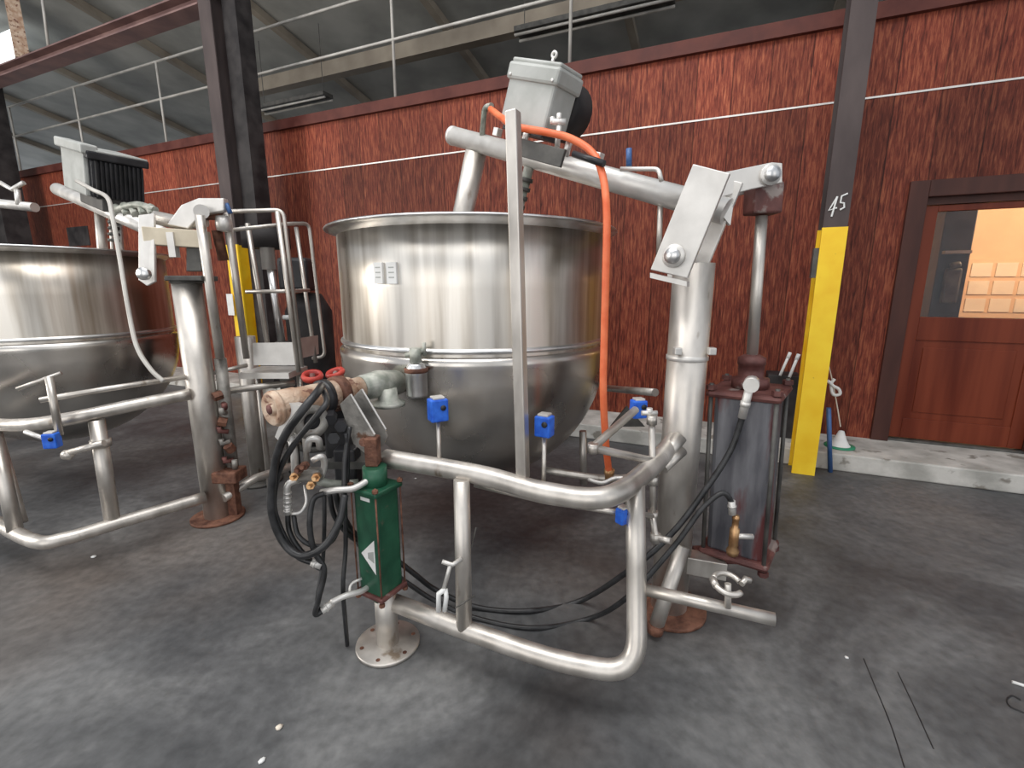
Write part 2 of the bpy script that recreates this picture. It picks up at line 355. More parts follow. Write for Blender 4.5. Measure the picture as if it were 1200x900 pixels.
# guard rail on the wall top
gr = thing('guard_rail', wp(6, -.08, 3.72), 'pale two-bar guard rail with thin posts along the top of the wood wall', 'railing')
for z in (4.39, 4.91): obj('rail', tube(nb(), [wp(-2, -.08, z), wp(17, -.08, z)], .018, 8), 'rail', gr)
for u in (3.1, 5.29, 9.72, 12.03, 14.3): obj('post', tube(nb(), [wp(u, -.08, 3.72), wp(u, -.08, 4.91 if u > 9 else 6.6)], .018, 8), 'rail', gr)
# strip lights beyond the wall
def striplight(px0, py0, px1, py1, off, label):
    a, c = W(px0, py0, off), W(px1, py1, off); z = (a.z+c.z)/2; u0, u1 = wu(a), wu(c)
    t = thing('strip_light', wp((u0+u1)/2, off, z), label, 'ceiling light')
    obj('housing', wbox(nb(), u0, u1, off-.11, off+.11, z+.03, z+.09), 'dkgrey', t, .005)
    for d in (-.08, .08): obj('lamp_tube', tube(nb(), [wp(u0, off+d, z), wp(u1, off+d, z)], .017, 10), 'rail', t)
    for u in (u0-.1, u1+.1): obj('hanger', tube(nb(), [wp(u, off, z+.09), wp(u, off, z+1.1)], .006, 6), 'dkgrey', t)
striplight(606, 42, 790, 6, -1.1, 'unlit twin-tube strip light above the grey motor box')
striplight(306, 132, 385, 116, -1.4, 'unlit twin-tube strip light low behind the wall beside the left steel column')
# ---- columns
def icolumn(u, off, w, d, ztop, zy, label, mats, cat='column'):
    t = thing('steel_column', wp(u, off, 0), label, cat)
    for nm, za, zb, m, e in (('upper_shaft', zy, ztop, mats, 0), ('painted_base', .001, zy, 'yellow', .004)):
        b = nb(); o = off
        wbox(b, u-w/2-e, u+w/2+e, o+d/2+e, o+d/2-.014-e, za, zb); wbox(b, u-w/2-e, u+w/2+e, o-d/2+.014, o-d/2-e, za, zb)
        wbox(b, u-.006-e, u+.006+e, o+d/2-.01, o-d/2+.01, za, zb); obj(nm, b, m, t)
    return t
u45 = (wu(G(939, 552))); 
c45 = icolumn(u45, .70, .155, .20, 7.0, 1.945, 'steel column with yellow lower half and white 45, beside the door', 'column')
def stroke(b, pts):
    tube(b, [wp(u45+a, .803, z) for a, z in pts], .0065, 6)
b = nb(); zz = 2.03
stroke(b, [(.015, zz+.12), (.055, zz+.035), (.005, zz+.05)]); stroke(b, [(.012, zz+.13), (.032, zz-.01)])
stroke(b, [(-.05, zz+.145), (-.015, zz+.13), (-.012, zz+.085), (-.035, zz+.08), (-.04, zz+.05), (-.015, zz+.035)])
obj('painted_number', b, 'white', c45)
obj('edge_bracket', wbox(nb(), u45+.08, u45+.115, .79, .72, 1.58, 1.80), 'dkgrey', c45)
lc = W(277, 250, .62); ul = wu(lc)
icolumn(ul, .62, .21, .24, 7.0, 2.06, 'brown steel column with yellow base behind the left kettle post', 'column')
lc2 = wu(W(298, 200, .5))
t = thing('black_post', wp(lc2, .5, 0), 'sooty black square post right beside the yellow-based brown column on the left', 'post')
obj('shaft', wbox(nb(), lc2-.11, lc2+.12, .40, .62, .15, 7.0), 'colblack', t)
b = nb(); lathe(b, wp(lc2+.02, .72, 5.15), [(0, -.16), (.1, -.12), (.16, 0), (.1, .12), (0, .16)], Z, 14); tube(b, catmull([wp(lc2+.1, .72, 5.1), wp(lc2+.25, .8, 5.0), wp(lc2+.15, .8, 5.35), wp(lc2-.1, .75, 5.4)]), .03)
obj('pipe_joint', b, 'dkgrey', t)
lc3 = wu(W(8, 230, .5))
tag(obj('black_post', wbox(nb(), lc3-.22, lc3+.25, .35, .7, .001, 7), 'colblack'), 'dark column at the far left edge beyond the left kettle', 'column')
# roof beam near columns plane
bz = W(232, 12, .62).z
b = nb(); wbox(b, ul+.12, 24, .5, .74, bz-.02, bz+.0); wbox(b, ul+.12, 24, .5, .74, bz+.12, bz+.14); wbox(b, ul+.12, 24, .61, .63, bz, bz+.12)
struct('trim_8', b, 'beam')
b = nb(); wbox(b, -4, ul-.45, .5, .74, bz+.42, bz+.44); wbox(b, -4, ul-.45, .61, .63, bz+.44, bz+.7)
struct('trim_9', b, 'beam')
# beige brace + hanging rod at top left
tag(obj('diagonal_brace', tube(nb(), [W(27, 70, .5), W(8, -30, .5)], .12, 4), 'tan'), 'pale beige timber brace standing on the maroon beam, top left', 'brace')
tag(obj('hanger_rod', tube(nb(), [W(57, 57, .5), W(46, -30, .5)], .02, 8), 'rail'), 'thin pale hanger rod just right of the beige brace, top left', 'rod')
p_ = W(5, 62, -.5); tag(obj('roof_window', wbox(nb(), wu(p_)-.5, wu(p_)+2.5, -.5, -.55, p_.z-.15, p_.z+.35), 'sky_panel'), 'bright daylit opening low in the roof at the top left edge', 'window')
# vent low on wall at left
p_ = W(92, 275); tag(obj('wall_vent', wbox(nb(), wu(p_)-.35, wu(p_)+.35, .012, 0.001, p_.z-.2, p_.z+.14), 'colblack'), 'small dark rectangular vent in the wood wall above the left kettle', 'vent')

# ================================================================ KETTLES
def kettle(cx, cy, label, dz=0):
    t = thing('steam_kettle', (cx, cy, .37+dz), label, 'kettle', None)
    R, zb = .775, 1.13
    pr = [(0, .36)]
    for k in range(1, 19):
        a = k/18*math.pi/2; pr.append((R*1.01*math.sin(a), zb-.77*math.cos(a)))
    pr += [(R*1.015, 1.15), (R*1.012, 1.172), (R*.995, 1.185), (R*.985, 1.19)]
    obj('jacket_bowl', lathe(nb(), (cx, cy, dz), pr, Z, 96), 'jacket', t)
    obj('weld_band', lathe(nb(), (cx, cy, dz), [(R*.985, 1.203), (R*1.0, 1.208), (R*1.004, 1.216), (R*1.0, 1.224), (R*.985, 1.23)], Z, 96), 'chrome', t)
    obj('side_wall', lathe(nb(), (cx, cy, dz), [(R*.985, 1.185), (R*.983, 1.5), (R*.985, 1.785), (R*.975, 1.785), (R*.972, 1.2), (.5, .75), (0, .6)], Z, 96), 'steel', t)
    obj('rim', lathe(nb(), (cx, cy, dz), [(R*.972, 1.775), (R*.986, 1.775), (R*1.02, 1.797), (R*1.05, 1.805), (R*1.062, 1.802), (R*1.066, 1.807), (R*1.06, 1.814), (R*1.02, 1.809), (R*.98, 1.80), (R*.972, 1.775)], Z, 96), 'chrome', t)
    return t, R
KX, KY = -.225, 2.88
kt, R = kettle(KX, KY, 'large open stainless kettle with two paper labels, in the centre of the hall')
# paper label pair on the shell
def shellpt(px, py, r):
    d = ray(px, py); o = V((0, 0, CAMH)); 
    a = d.x**2+d.y**2; bb = 2*(d.x*(o.x-KX)+d.y*(o.y-KY)); cc = (o.x-KX)**2+(o.y-KY)**2-r*r
    q = (-bb-math.sqrt(bb*bb-4*a*cc))/(2*a); return o+d*q
for px in (444, 459.5):
    p = shellpt(px, 320, R*.99); n_ = V((p.x-KX, p.y-KY, 0)).normalized(); s_ = n_.cross(Z)
    obj('paper_label', box(nb(), p, s_, n_, Z, .054, .012, .095), 'white', kt)
    for k in range(3):
        obj('label_print', box(nb(), p+Z*(.025-.022*k)+n_*.0065, s_, n_, Z, .03, .001, .005), 'grey', kt)
# outlet valve on the shell front
p = shellpt(494, 448, R*1.0); n_ = V((p.x-KX, p.y-KY, 0)).normalized()
vt = obj('sensor_port', lathe(nb(), p+n_*.05+Z*-.055, [(0, 0), (.045, 0), (.048, .01), (.048, .10), (.05, .105), (.05, .125), (.038, .14), (.038, .15), (0, .15)], Z, 24), 'chrome', kt)
b = nb(); tube(b, [p+n_*.05+Z*.1, p+n_*.05+Z*.165], .028, 12); tube(b, [p+n_*.05+X*-.045+Z*.13, p+n_*.05+X*.04+Z*.155], .012, 8); tube(b, [p+n_*.05+X*.04+Z*.13, p+n_*.05+X*.04+Z*.19], .009, 8)
obj('port_cap', b, 'greensteel', vt)
obj('port_ring', lathe(nb(), p+n_*.05+Z*.055, [(.049, 0), (.053, .003), (.053, .02), (.049, .023)], Z, 24), 'rust', vt)

LX, LY = -3.57, 3.68
lk, _ = kettle(LX, LY, 'stainless kettle cut off by the left edge of the picture', -.045)

# ================================================================ MAIN FRAME
fr = thing('kettle_frame', G(795, 715), 'tubular steel frame with front rails around the central kettle', 'frame')
MP = G(783, 713); mx_, my_ = MP.x, MP.y
b = nb(); tube(b, [(mx_, my_, .02), (mx_+.0, my_, 1.60)], .082, 32); obj('main_post', b, 'pipe', fr)
obj('post_flange', disc(nb(), (mx_, my_, 0.001), Z, .17, .02, 40), 'rust', fr)
for sx in (-.07, .07): obj('strap_lug', box(nb(), (mx_+sx, my_-.075, P(783, 412, my_-.09).z), X, Yv, Z, .03, .035, .03), 'plate', fr, .004)
obj('post_collar', lathe(nb(), (mx_, my_, 1.20), [(.082, 0), (.086, .004), (.086, .02), (.082, .024)], Z, 32), 'plate', fr)
up = [P(452, 537, 1.84), P(560, 556, 1.68), P(640, 577, 1.56), P(712, 582, 1.50), P(762, 548, 1.72), P(790, 516, 1.93)]
for q in up: pass
obj('upper_rail', tube(nb(), catmull(up, 8), .038, 20), 'pipe', fr)
lowz = .2
low = [P(462, 706, 1.76), P(545, 738, 1.60), P(655, 776, 1.455), P(740, 782, 1.40), P(746, 700, 1.52), P(744, 568, 1.60)]
low[3] = V((low[3].x+.02, low[3].y, low[2].z))
obj('lower_rail', tube(nb(), fillet(low, .13, 10), .036, 20), 'pipe', fr)
obj('front_upright', tube(nb(), [P(544, 738, 1.60), P(541, 562, 1.66)], .031, 18), 'pipe', fr)
# square tube standing on the upper rail
a, c = P(613, 560, 1.62), P(601, 138, 1.70)
c.x, c.y = P(601, 138, 1.66).x, 1.64
zx = (c-a).normalized(); ax_ = (X-zx*X.dot(zx)).normalized(); rot = Matrix.Rotation(math.radians(-28), 3, zx); ax_ = rot @ ax_
obj('square_upright', box(nb(), (a+c)/2, ax_, zx.cross(ax_), zx, .040, .040, (c-a).length), 'pipe', fr, .004)
# front pillar
fp = G(455, 755)
obj('pillar_flange', disc(nb(), (fp.x, fp.y, .001), Z, .134, .016, 40), 'pipe', fr)
for k in range(6):
    b = nb(); a_ = k*math.pi/3+.4; tube(b, [(fp.x+.108*math.cos(a_), fp.y+.108*math.sin(a_), .016), (fp.x+.108*math.cos(a_), fp.y+.108*math.sin(a_), .0185)], .009, 12)
    obj('flange_bolt', b, 'rust', fr)
fpt = P(452, 690, fp.y)
obj('front_pillar', tube(nb(), [(fp.x, fp.y, .016), (fp.x, fp.y, fpt.z+.01)], .046, 24), 'pipe', fr)
# stub beam + angled strut on main post
sb0 = P(790, 655, my_-.02); sb1 = P(842, 664, my_-.03)
obj('stub_beam', box(nb(), (sb0+sb1)/2, (sb1-sb0).normalized(), Yv, Z, (sb1-sb0).length+.04, .09, .085), 'pipe', fr, .004)
obj('angled_strut', tube(nb(), [P(800, 640, my_-.09), P(768, 736, 1.80)], .032, 16), 'pipe', fr)
obj('strut_foot', tube(nb(), [P(769, 731, 1.80), P(767, 740, 1.80)], .036, 16), 'rust', fr)
# tail pipe to the right
tp0, tp1 = P(756, 691, 1.52), P(908, 726, 1.37)
obj('tail_pipe', tube(nb(), [tp0, tp1], .0215, 18), 'pipe', fr)
# back rails seen beneath / beside bowl
obj('back_rail', tube(nb(), catmull([P(640, 551, 2.5), P(700, 560, 2.4), P(745, 560, 2.2)], 5), .02, 12), 'pipe', fr)
obj('rear_upright', tube(nb(), [P(683, 505, 2.75), P(684, 567, 2.75)], .022, 12), 'pipe', fr)
obj('rear_top_rail', tube(nb(), [P(712, 455, 2.9), P(768, 460, 2.3)], .02, 12), 'pipe', fr)
obj('gusset', prism(nb(), [P(735, 476, 2.75), P(716, 500, 2.75), P(756, 500, 2.75)], (0, .02, 0)), 'dkgrey', fr)
# short sleeves on the post where hoses are clamped
obj('sleeve', tube(nb(), [P(775, 540, 1.83), P(797, 512, 1.88)], .030, 14), 'pipe', fr)
obj('sleeve', tube(nb(), [P(777, 549, 1.80), P(800, 528, 1.86)], .022, 14), 'pipe', fr)
# conduit pipework
def conduit(pts, r=.012, f=.03): return obj('conduit', tube(nb(), fillet(pts, f, 5), r, 12), 'pipe', fr)
conduit([P(764, 492, 1.75), P(765, 560, 1.74), P(765, 606, 1.73)], .013)
conduit([P(556, 568, 1.74), P(640, 588, 1.66), P(722, 600, 1.6), P(765, 604, 1.72)], .0105)
conduit([P(765, 606, 1.72), P(768, 630, 1.70), P(786, 634, 1.66)], .013)
conduit([P(764, 540, 1.73), P(694, 525, 1.62), P(745, 480, 1.82)], .0155, .012)
for px, py, Y in ((764, 492, 1.75), (765, 541, 1.735), (765, 563, 1.735), (765, 604, 1.73), (768, 630, 1.70), (695, 525, 1.62)):
    q = P(px, py, Y); obj('coupling', tube(nb(), [q-Z*.018, q+Z*.018], .020, 14), 'pipe', fr)
q = P(761, 484, 1.76); b = nb(); tube(b, [q-X*.03, q+X*.03], .010, 8); tube(b, [q-Z*.01, q+Z*.02], .012, 8); obj('tee_handle', b, 'plate', fr)
# blue sensor blocks on stems
def blueblock(px, py, Y, stem_to, parent, rz=0, s=1.0):
    c = P(px, py, Y); r_ = Matrix.Rotation(rz, 3, 'Z'); ax, ay = r_@X, r_@Yv
    b = nb(); box(b, c, ax, ay, Z, .062*s, .05*s, .078*s)
    o = obj('sensor_block', b, 'blue', parent, .006); o['label'] = 'blue plastic sensor block'
    obj('block_cap', box(nb(), c+Z*.043*s, ax, ay, Z, .042*s, .04*s, .010), 'plate', o, .003)
    obj('block_screw', lathe(nb(), c-ay*.024*s+ax*.012+Z*.012, [(0, 0), (.011, 0), (.011, .006), (0, .006)], -ay, 12), 'black', o)
    if stem_to: obj('stem', tube(nb(), [c-Z*.036*s, P(*stem_to)], .0085, 10), 'pipe', o)
blueblock(513, 480, 1.80, (515, 545, 1.75), fr, .5, 1.15)
blueblock(638, 499, 1.66, (637, 568, 1.60), fr, -.5)
blueblock(748, 479, 1.86, None, fr, .2, .95)
blueblock(730, 604, 1.58, None, fr, .6, .75)
# trunnion bearing behind the valve cluster (pillow block between pillar and tube)
# ---- trunnion shaft
tr = thing('trunnion_assembly', P(330, 500, 1.80), 'peeling tan trunnion tube running into the side of the central kettle', 'trunnion')
T0, T1 = P(316, 480, 1.66), P(448, 449, 2.08); td = (T1-T0).normalized()
L_ = (T1-T0).length
def tl(prof, mat, nm, seg=32): return obj(nm, lathe(nb(), T0, prof, td, seg), mat, tr)
tl([(0, 0), (.024, 0), (.024, .012), (.028, .012), (.058, .0), (.064, .006), (.064, .10), (.060, .11), (.060, L_*.66), (.050, L_*.67), (.050, L_), (0, L_)], 'tan', 'trunnion_tube')
tl([(0, -.004), (.018, -.004), (.018, .0005), (0, .0005)], 'ox', 'center_bolt')
tl([(.06, .012), (.0675, .014), (.0675, .026), (.06, .028), ], 'tan', 'end_ring')
tl([(.058, L_*.52), (.072, L_*.52), (.074, L_*.55), (.072, L_*.60), (.058, L_*.60)], 'rust', 'tube_collar')
kp = shellpt(466, 448, R)
obj('tube_socket', tube(nb(), [T1-td*.12, T1-td*.02, kp], [.054, .062, .058], 24), 'greensteel', tr)
q = P(455, 470, 2.05); obj('socket_flange', lathe(nb(), q-Z*.02, [(0, 0), (.075, 0), (.075, .015), (.045, .03), (.04, .08), (0, .08)], Z, 20), 'greensteel', tr)
tl([(.058, L_*.40), (.070, L_*.40), (.070, L_*.46), (.058, L_*.46)], 'black', 'hose_band')
for k_, (px, py) in enumerate(((388, 486), (400, 496), (392, 512))):
    obj('black_fitting', hexb(nb(), P(px, py, 1.80), V((.3, -1, .2*k_-.2)), .024, .05), 'black', tr)
# hub in front, with dark bore
hc = P(366, 494, 1.72); hn = (V((0, 0, CAMH))-hc).normalized(); hn = V((hn.x+.35, hn.y, hn.z-.1)).normalized()
obj('hub', lathe(nb(), hc-hn*.05, [(0, 0), (.070, 0), (.070, .03), (.062, .05), (.05, .056), (.033, .058), (.031, .045), (0, .045)], hn, 32), 'midsteel', tr)
obj('hub_bore', lathe(nb(), hc-hn*.05, [(0, .046), (.0305, .046), (.0305, .044)], hn, 24), 'black', tr)
obj('mount_plate', prism(nb(), [P(338, 472, 1.66), P(358, 478, 1.66), P(330, 520, 1.66), P(322, 512, 1.66)], (.01, .03, 0)), 'plate', tr)
for dx, dyy, Yc in ((0, 0, 1.78), (13, -6, 1.86)):
    poly = [P(398+dx, 474+dyy, Yc), P(410+dx, 462+dyy, Yc), P(438+dx, 508+dyy, Yc), P(441+dx, 518+dyy, Yc), P(437+dx, 528+dyy, Yc), P(428+dx, 532+dyy, Yc), P(414+dx, 520+dyy, Yc)]
    obj('torque_plate', prism(nb(), poly, (0, .012, 0)), 'midsteel', tr, .002)
    e0, e1 = P(411+dx, 462+dyy, Yc-.003), P(439+dx, 509+dyy, Yc-.003)
    obj('lit_edge', tube(nb(), [e0, e1], .0045, 6), 'plate', tr)  # pale strip puts the bright lit edge of the plate into the colour
obj('plate_stop', tube(nb(), [P(426, 518, 1.75), P(433, 520, 1.84)], .018, 12), 'rust', tr)
# bearing pedestal under the tube: dark column behind cluster
obj('bearing_block', box(nb(), P(398, 505, 1.93), X, Yv, Z, .10, .10, .22), 'black', tr, .01)
obj('bearing_stand', tube(nb(), [P(398, 540, 1.93), V((P(398, 540, 1.93).x, 1.93, .75))], .03, 12), 'dkgrey', tr)
ped = P(400, 560, 1.93); obj('cross_bracket', box(nb(), (V((ped.x, 1.93, .79))+V((fp.x+.03, fp.y+.08, .79)))/2, X, Yv, Z, .26, .14, .03), 'dkgrey', tr)

# ---- green hydraulic cylinder on the front pillar
zt, zbm = P(445, 570, fp.y).z, P(445, 688, fp.y).z
gc = thing('hydraulic_cylinder', (fp.x, fp.y, zbm-.03), 'green hydraulic cylinder with white diamond sticker, standing on the flanged front pillar', 'hydraulic cylinder')
gx, gy = P(444, 630, fp.y).x, fp.y
r45 = Matrix.Rotation(math.radians(60), 3, 'Z'); gax, gay = r45@X, r45@Yv
obj('cylinder_body', box(nb(), (gx, gy, (zt+zbm)/2), gax, gay, Z, .124, .124, zt-zbm), 'green', gc, .012)
for s in (zt, zbm):
    b = nb(); box(b, (gx, gy, s), gax, gay, Z, .15, .15, .02)
    obj('end_plate', b, 'ox' if s == zbm else 'green', gc, .006)
for i in (-1, 1):
    for j in (-1, 1):
        q = V((gx, gy, 0))+gax*(.0665*i)+gay*(.0665*j)
        obj('tie_rod', tube(nb(), [q+Z*(zbm-.02), q+Z*(zt+.03)], .0035, 8), 'rust', gc)
        for z_ in (zt+.012, zbm-.026): obj('tie_nut', hexb(nb(), q+Z*z_, Z, .012, .012), 'rust', gc)
zc = P(438, 545, fp.y).z
obj('gland', tube(nb(), [(gx, gy, zt), (gx, gy, zc-.005)], .047, 24), 'green', gc)
obj('rod_clevis', box(nb(), (P(437, 530, gy+.02).x, gy+.02, (zc+P(438, 515, gy).z)/2), X, Yv, Z, .05, .06, abs(P(438, 512, gy).z-zc)), 'rust', gc, .005)
obj('base_neck', tube(nb(), [(gx, gy, zbm), ((gx+fp.x)/2, gy, zbm-.045)], .044, 20), 'green', gc)
n_ = -gay; n_ = (-gax if (-gax).y < n_.y-10 else n_)
# sticker: half-folded diamond on the left face
lf = V((gx, gy, 0)) - gax*.0627
zc_ = P(432, 642, fp.y).z; s_ = gay
obj('diamond_sticker', prism(nb(), [lf+Z*(zc_+.075)-s_*.040, lf+Z*zc_+s_*.036, lf+Z*(zc_-.075)-s_*.040], -gax*.001), 'white', gc)
obj('sticker_print', prism(nb(), [lf-gax*.001+Z*(zc_+.025)-s_*.034, lf-gax*.001+Z*(zc_+.012)-s_*.002, lf-gax*.001+Z*(zc_-.012)-s_*.002, lf-gax*.001+Z*(zc_-.025)-s_*.034], -gax*.001), 'grey', gc)
obj('name_strip', prism(nb(), [lf+Z*(zt-.022)-s_*.03, lf+Z*(zt-.022)+s_*.02, lf+Z*(zt-.036)+s_*.02, lf+Z*(zt-.036)-s_*.03], -gax*.001), 'white', gc)
obj('port_elbow', tube(nb(), catmull([P(376, 577, 1.66), P(395, 574, 1.66), P(415, 572, 1.68), P(436, 560, 1.74)], 5), [.0125]*15+[.014], 12), 'plate', gc)
obj('port_elbow', tube(nb(), catmull([P(388, 706, 1.62), P(405, 698, 1.64), P(425, 692, 1.69), P(436, 684, 1.74)], 5), .0115, 12), 'plate', gc)
obj('drain_loop', tube(nb(), fillet([P(424, 678, 1.70), P(410, 684, 1.68), P(410, 698, 1.66)], .02, 4), .006, 8), 'plate', gc)

# ---- valve manifold below the trunnion
mf = thing('valve_manifold', P(370, 575, 1.70), 'cluster of brass and steel elbows and valves hanging left of the green cylinder', 'valve manifold')
def mt(pts, r, mat='plate', nm='elbow', f=.02): return obj(nm, tube(nb(), fillet(pts, f, 5), r, 12), mat, mf)
mt([P(340, 508, 1.70), P(345, 530, 1.70), P(346, 560, 1.70)], .014, nm='riser_pipe')
mt([P(360, 528, 1.69), P(362, 514, 1.68), P(373, 514, 1.69), P(375, 524, 1.72)], .0135, f=.03)
mt([P(366, 540, 1.66), P(378, 533, 1.67), P(381, 545, 1.70), P(376, 560, 1.70)], .012, f=.03)
mt([P(352, 562, 1.68), P(337, 566, 1.65), P(336, 578, 1.65), P(337, 594, 1.65)], .0125, f=.03)
mt([P(340, 602, 1.65), P(352, 602, 1.66), P(360, 590, 1.68), P(357, 568, 1.70)], .006, nm='copper_line', f=.03)
mt([P(372, 563, 1.70), P(385, 567, 1.72), P(404, 568, 1.76), P(420, 566, 1.78)], .017, 'greensteel', nm='cross_pipe')
b = nb(); box(b, P(362, 556, 1.68), X, Yv, Z, .10, .05, .05); obj('valve_body', b, 'midsteel', mf, .012)
for px, py, m in ((347, 557, 'brass'), (358, 545, 'rust'), (372, 558, 'brass'), (366, 567, 'brass'), (352, 549, 'rust')):
    b = nb(); q = P(px, py, 1.645); hexb(b, q, V((.2, -1, .2)), .016, .03); tube(b, [q+V((.1,-.5,.1))*.05, q+V((.1,-.5,.1))*.12], .007, 8); obj('valve_nut', b, m, mf)
for k in range(4):
    q = P(337, 578+5*k, 1.65); obj('hose_ferrule', tube(nb(), [q-Z*.004, q+Z*.004], .0145, 12), 'plate', mf)
obj('black_solenoid', box(nb(), P(408, 545, 1.86), X, Yv, Z, .09, .08, .16), 'black', mf, .008)
obj('conduit_tail', tube(nb(), catmull([P(405, 508, 1.74), P(408, 530, 1.74), P(407, 566, 1.74)], 4), .008, 8), 'black', mf)
obj('support_link', tube(nb(), [P(345, 512, 1.70), P(366, 494, 1.74)], .012, 8), 'plate', mf)
obj('handwheel', lathe(nb(), P(366, 441, 2.05), [(.03, -.012), (.042, -.014), (.048, 0), (.042, .014), (.03, .012), (.03, -.012)], V((.1, -.3, 1)), 20), 'red', mf)
obj('handwheel', lathe(nb(), P(393, 437, 2.15), [(.026, -.01), (.04, -.012), (.046, 0), (.04, .012), (.026, .01), (.026, -.01)], V((-.2, -.3, 1)), 20), 'red', mf)
obj('wheel_stem', tube(nb(), [P(366, 438, 2.05), P(366, 470, 2.0)], .012, 8), 'ox', mf)
obj('wheel_stem', tube(nb(), [P(393, 436, 2.15), P(394, 470, 2.05)], .012, 8), 'ox', mf)

# ---- hoses
def hose(pts, r, label, mat='rubber', fer=(0, 0), name='hydraulic_hose'):
    pp = catmull([P(*q) if len(q) == 3 else G(q[0], q[1], r) for q in pts], 9)
    t = thing(name, (pp[-1].x, pp[-1].y, pp[-1].z), label, 'hose')
    obj('hose_tube', tube(nb(), pp, r, 12), mat, t)
    for e, l in ((0, fer[0]), (-1, fer[1])):
        if l:
            a = pp[0] if e == 0 else pp[-1]; c = pp[1] if e == 0 else pp[-2]
            d = (c-a).normalized(); b = nb(); tube(b, [a-d*.01, a+d*l], r*1.35, 14); tube(b, [a+d*l*.45, a+d*l*.6], r*1.6, 14)
            obj('hose_ferrule', b, 'plate', t)
    return t
hose([(377, 452, 1.72), (370, 462, 1.62), (352, 484, 1.56), (333, 512, 1.57), (322, 545, 1.60), (318, 595, 1.6), (330, 632, 1.6), (352, 651, 1.58), (380, 640, 1.58), (398, 610, 1.62), (404, 580, 1.66)], .0145,
     'thick black hose looping over the tan tube and far to the left', fer=(0, 0))
hose([(375, 452, 1.74), (383, 470, 1.64), (372, 486, 1.60), (345, 520, 1.60), (326, 556, 1.63), (322, 600, 1.63), (345, 648, 1.60), (374, 662, 1.60)], .011,
     'thinner black hose doubling the big loop left of the manifold', fer=(0, .03))
hose([(337, 594, 1.65), (339, 622, 1.64), (352, 645, 1.62), (372, 664, 1.60), (377, 664, 1.60)], .010, 'short black hose dropping from the leftmost steel elbow', fer=(.03, 0))
hose([(380, 578, 1.64), (367, 586, 1.62), (363, 615, 1.60), (368, 645, 1.60), (380, 668, 1.60), (374, 700, 1.58), (370, 720, 1.58), (388, 708, 1.62)], .0105,
     'black hose from the upper port elbow down to the base of the green cylinder', fer=(0, .04))
hose([(380, 575, 1.70), (380, 620, 1.68), (378, 660, 1.66), (372, 700, 1.60), (373, 716, 1.60)], .008, 'thin black line hanging straight down beside the looped hoses')
hose([(404, 568, 1.74), (405, 640, 1.72), (402, 690, 1.68), (407, 756)], .009, 'black hose hanging straight to the floor left of the pillar flange')
hose([(386, 578, 1.78), (392, 605, 1.80), (410, 628, 1.84), (430, 640, 1.90), (440, 652, 1.95)], .0105, 'short black hose slanting behind the green cylinder body from the manifold')
hose([(410, 500, 1.76), (404, 540, 1.72), (402, 585, 1.68), (392, 630, 1.64), (370, 640, 1.62), (350, 628, 1.62), (344, 604, 1.66)], .009, 'thin black hose making the small inner loop under the brass fittings')
hose([(392, 576, 1.76), (405, 612, 1.82), (432, 640, 1.92), (462, 655, 1.93), (485, 672, 1.95), (512, 692, 2.0), (560, 712), (620, 716), (680, 704), (742, 665, 1.78), (790, 622, 1.80), (828, 572, 1.86), (855, 530, 1.88), (868, 495, 1.88), (878, 455, 1.86)], .0125,
     'long black hose crossing the floor and rising to the top of the big cylinder', fer=(0, .13))
hose([(400, 600, 1.86), (430, 650, 1.9), (470, 678, 1.9), (510, 704, 1.93), (560, 725), (625, 736), (690, 725), (735, 700, 1.70), (790, 640, 1.76), (822, 597, 1.80), (846, 578, 1.80), (857, 588, 1.80), (858, 600, 1.80)], .011,
     'long black hose crossing the floor to the brass fitting at the cylinder foot', fer=(0, .05))
hose([(575, 128, 2.66), (588, 138, 2.5), (603, 148, 2.36), (640, 155, 2.28), (668, 162, 2.22), (693, 178, 2.15), (706, 205, 2.08), (711, 250, 2.02), (710, 320, 2.0), (708, 400, 2.0), (707, 460, 2.0), (710, 520, 2.02), (714, 556, 2.06)], .016,
     'orange air hose draped from the arm down past the kettle rim', 'orange', fer=(.0, 0), name='air_hose')
q = P(714, 552, 2.06)
tag(obj('hose_splice', lathe(nb(), q-Z*.05, [(0, 0), (.018, 0), (.02, .03), (.024, .04), (.024, .06), (0, .06)], Z, 14), 'brass'), 'brass coupling closing the lower end of the orange hose', 'fitting')

# ================================================================ LIFT ARM
pv = P(790, 300, my_)
la = thing('lift_arm', pv, 'tilted steel lift arm with grey motor box reaching over the central kettle', 'lift arm')
A1, A0 = P(852, 248, 1.93), P(530, 159, 2.95)
ad = (A1-A0).normalized()
obj('arm_tube', tube(nb(), [A0, A1], .050, 28), 'plate', la)
obj('arm_cap', lathe(nb(), A0-ad*.004, [(0, 0), (.049, 0), (.052, .003), (.052, .02), (.05, .022)], ad, 28), 'plate', la)
hn2 = V((-ad.y, ad.x, 0)).normalized()
if hn2.y > 0: hn2 = -hn2
au = ad.cross(hn2).normalized(); au = au if au.z > 0 else -au
# cheek plates
cn = V((-.62, -.785, 0)).normalized(); cq = P(790, 300, my_-.115)
def onp(px, py, off=0.0):
    r = ray(px, py); p0 = cq - cn*off; t = (p0-V((0, 0, CAMH))).dot(cn)/r.dot(cn); return V((0, 0, CAMH))+r*t
cheek = [onp(812, 192), onp(855, 203), onp(805, 326), onp(762, 316)]
for off in (0, .19):
    obj('cheek_plate', prism(nb(), [p-cn*off for p in cheek], -cn*.018), 'plate', la, .003)
    obj('foot_lip', prism(nb(), [p-cn*off-Z*.012 for p in (onp(762, 316), onp(805, 326), onp(805, 332), onp(762, 322))], -cn*.03), 'plate', la)
for px, py in ((790, 300),):
    q = cq; b = nb(); disc(b, q, cn, .044, .012, 28); obj('pivot_washer', b, 'plate', la)
    b = nb(); disc(b, q+cn*.01, cn, .030, .02, 20); obj('pivot_bolt', b, 'chrome', la)
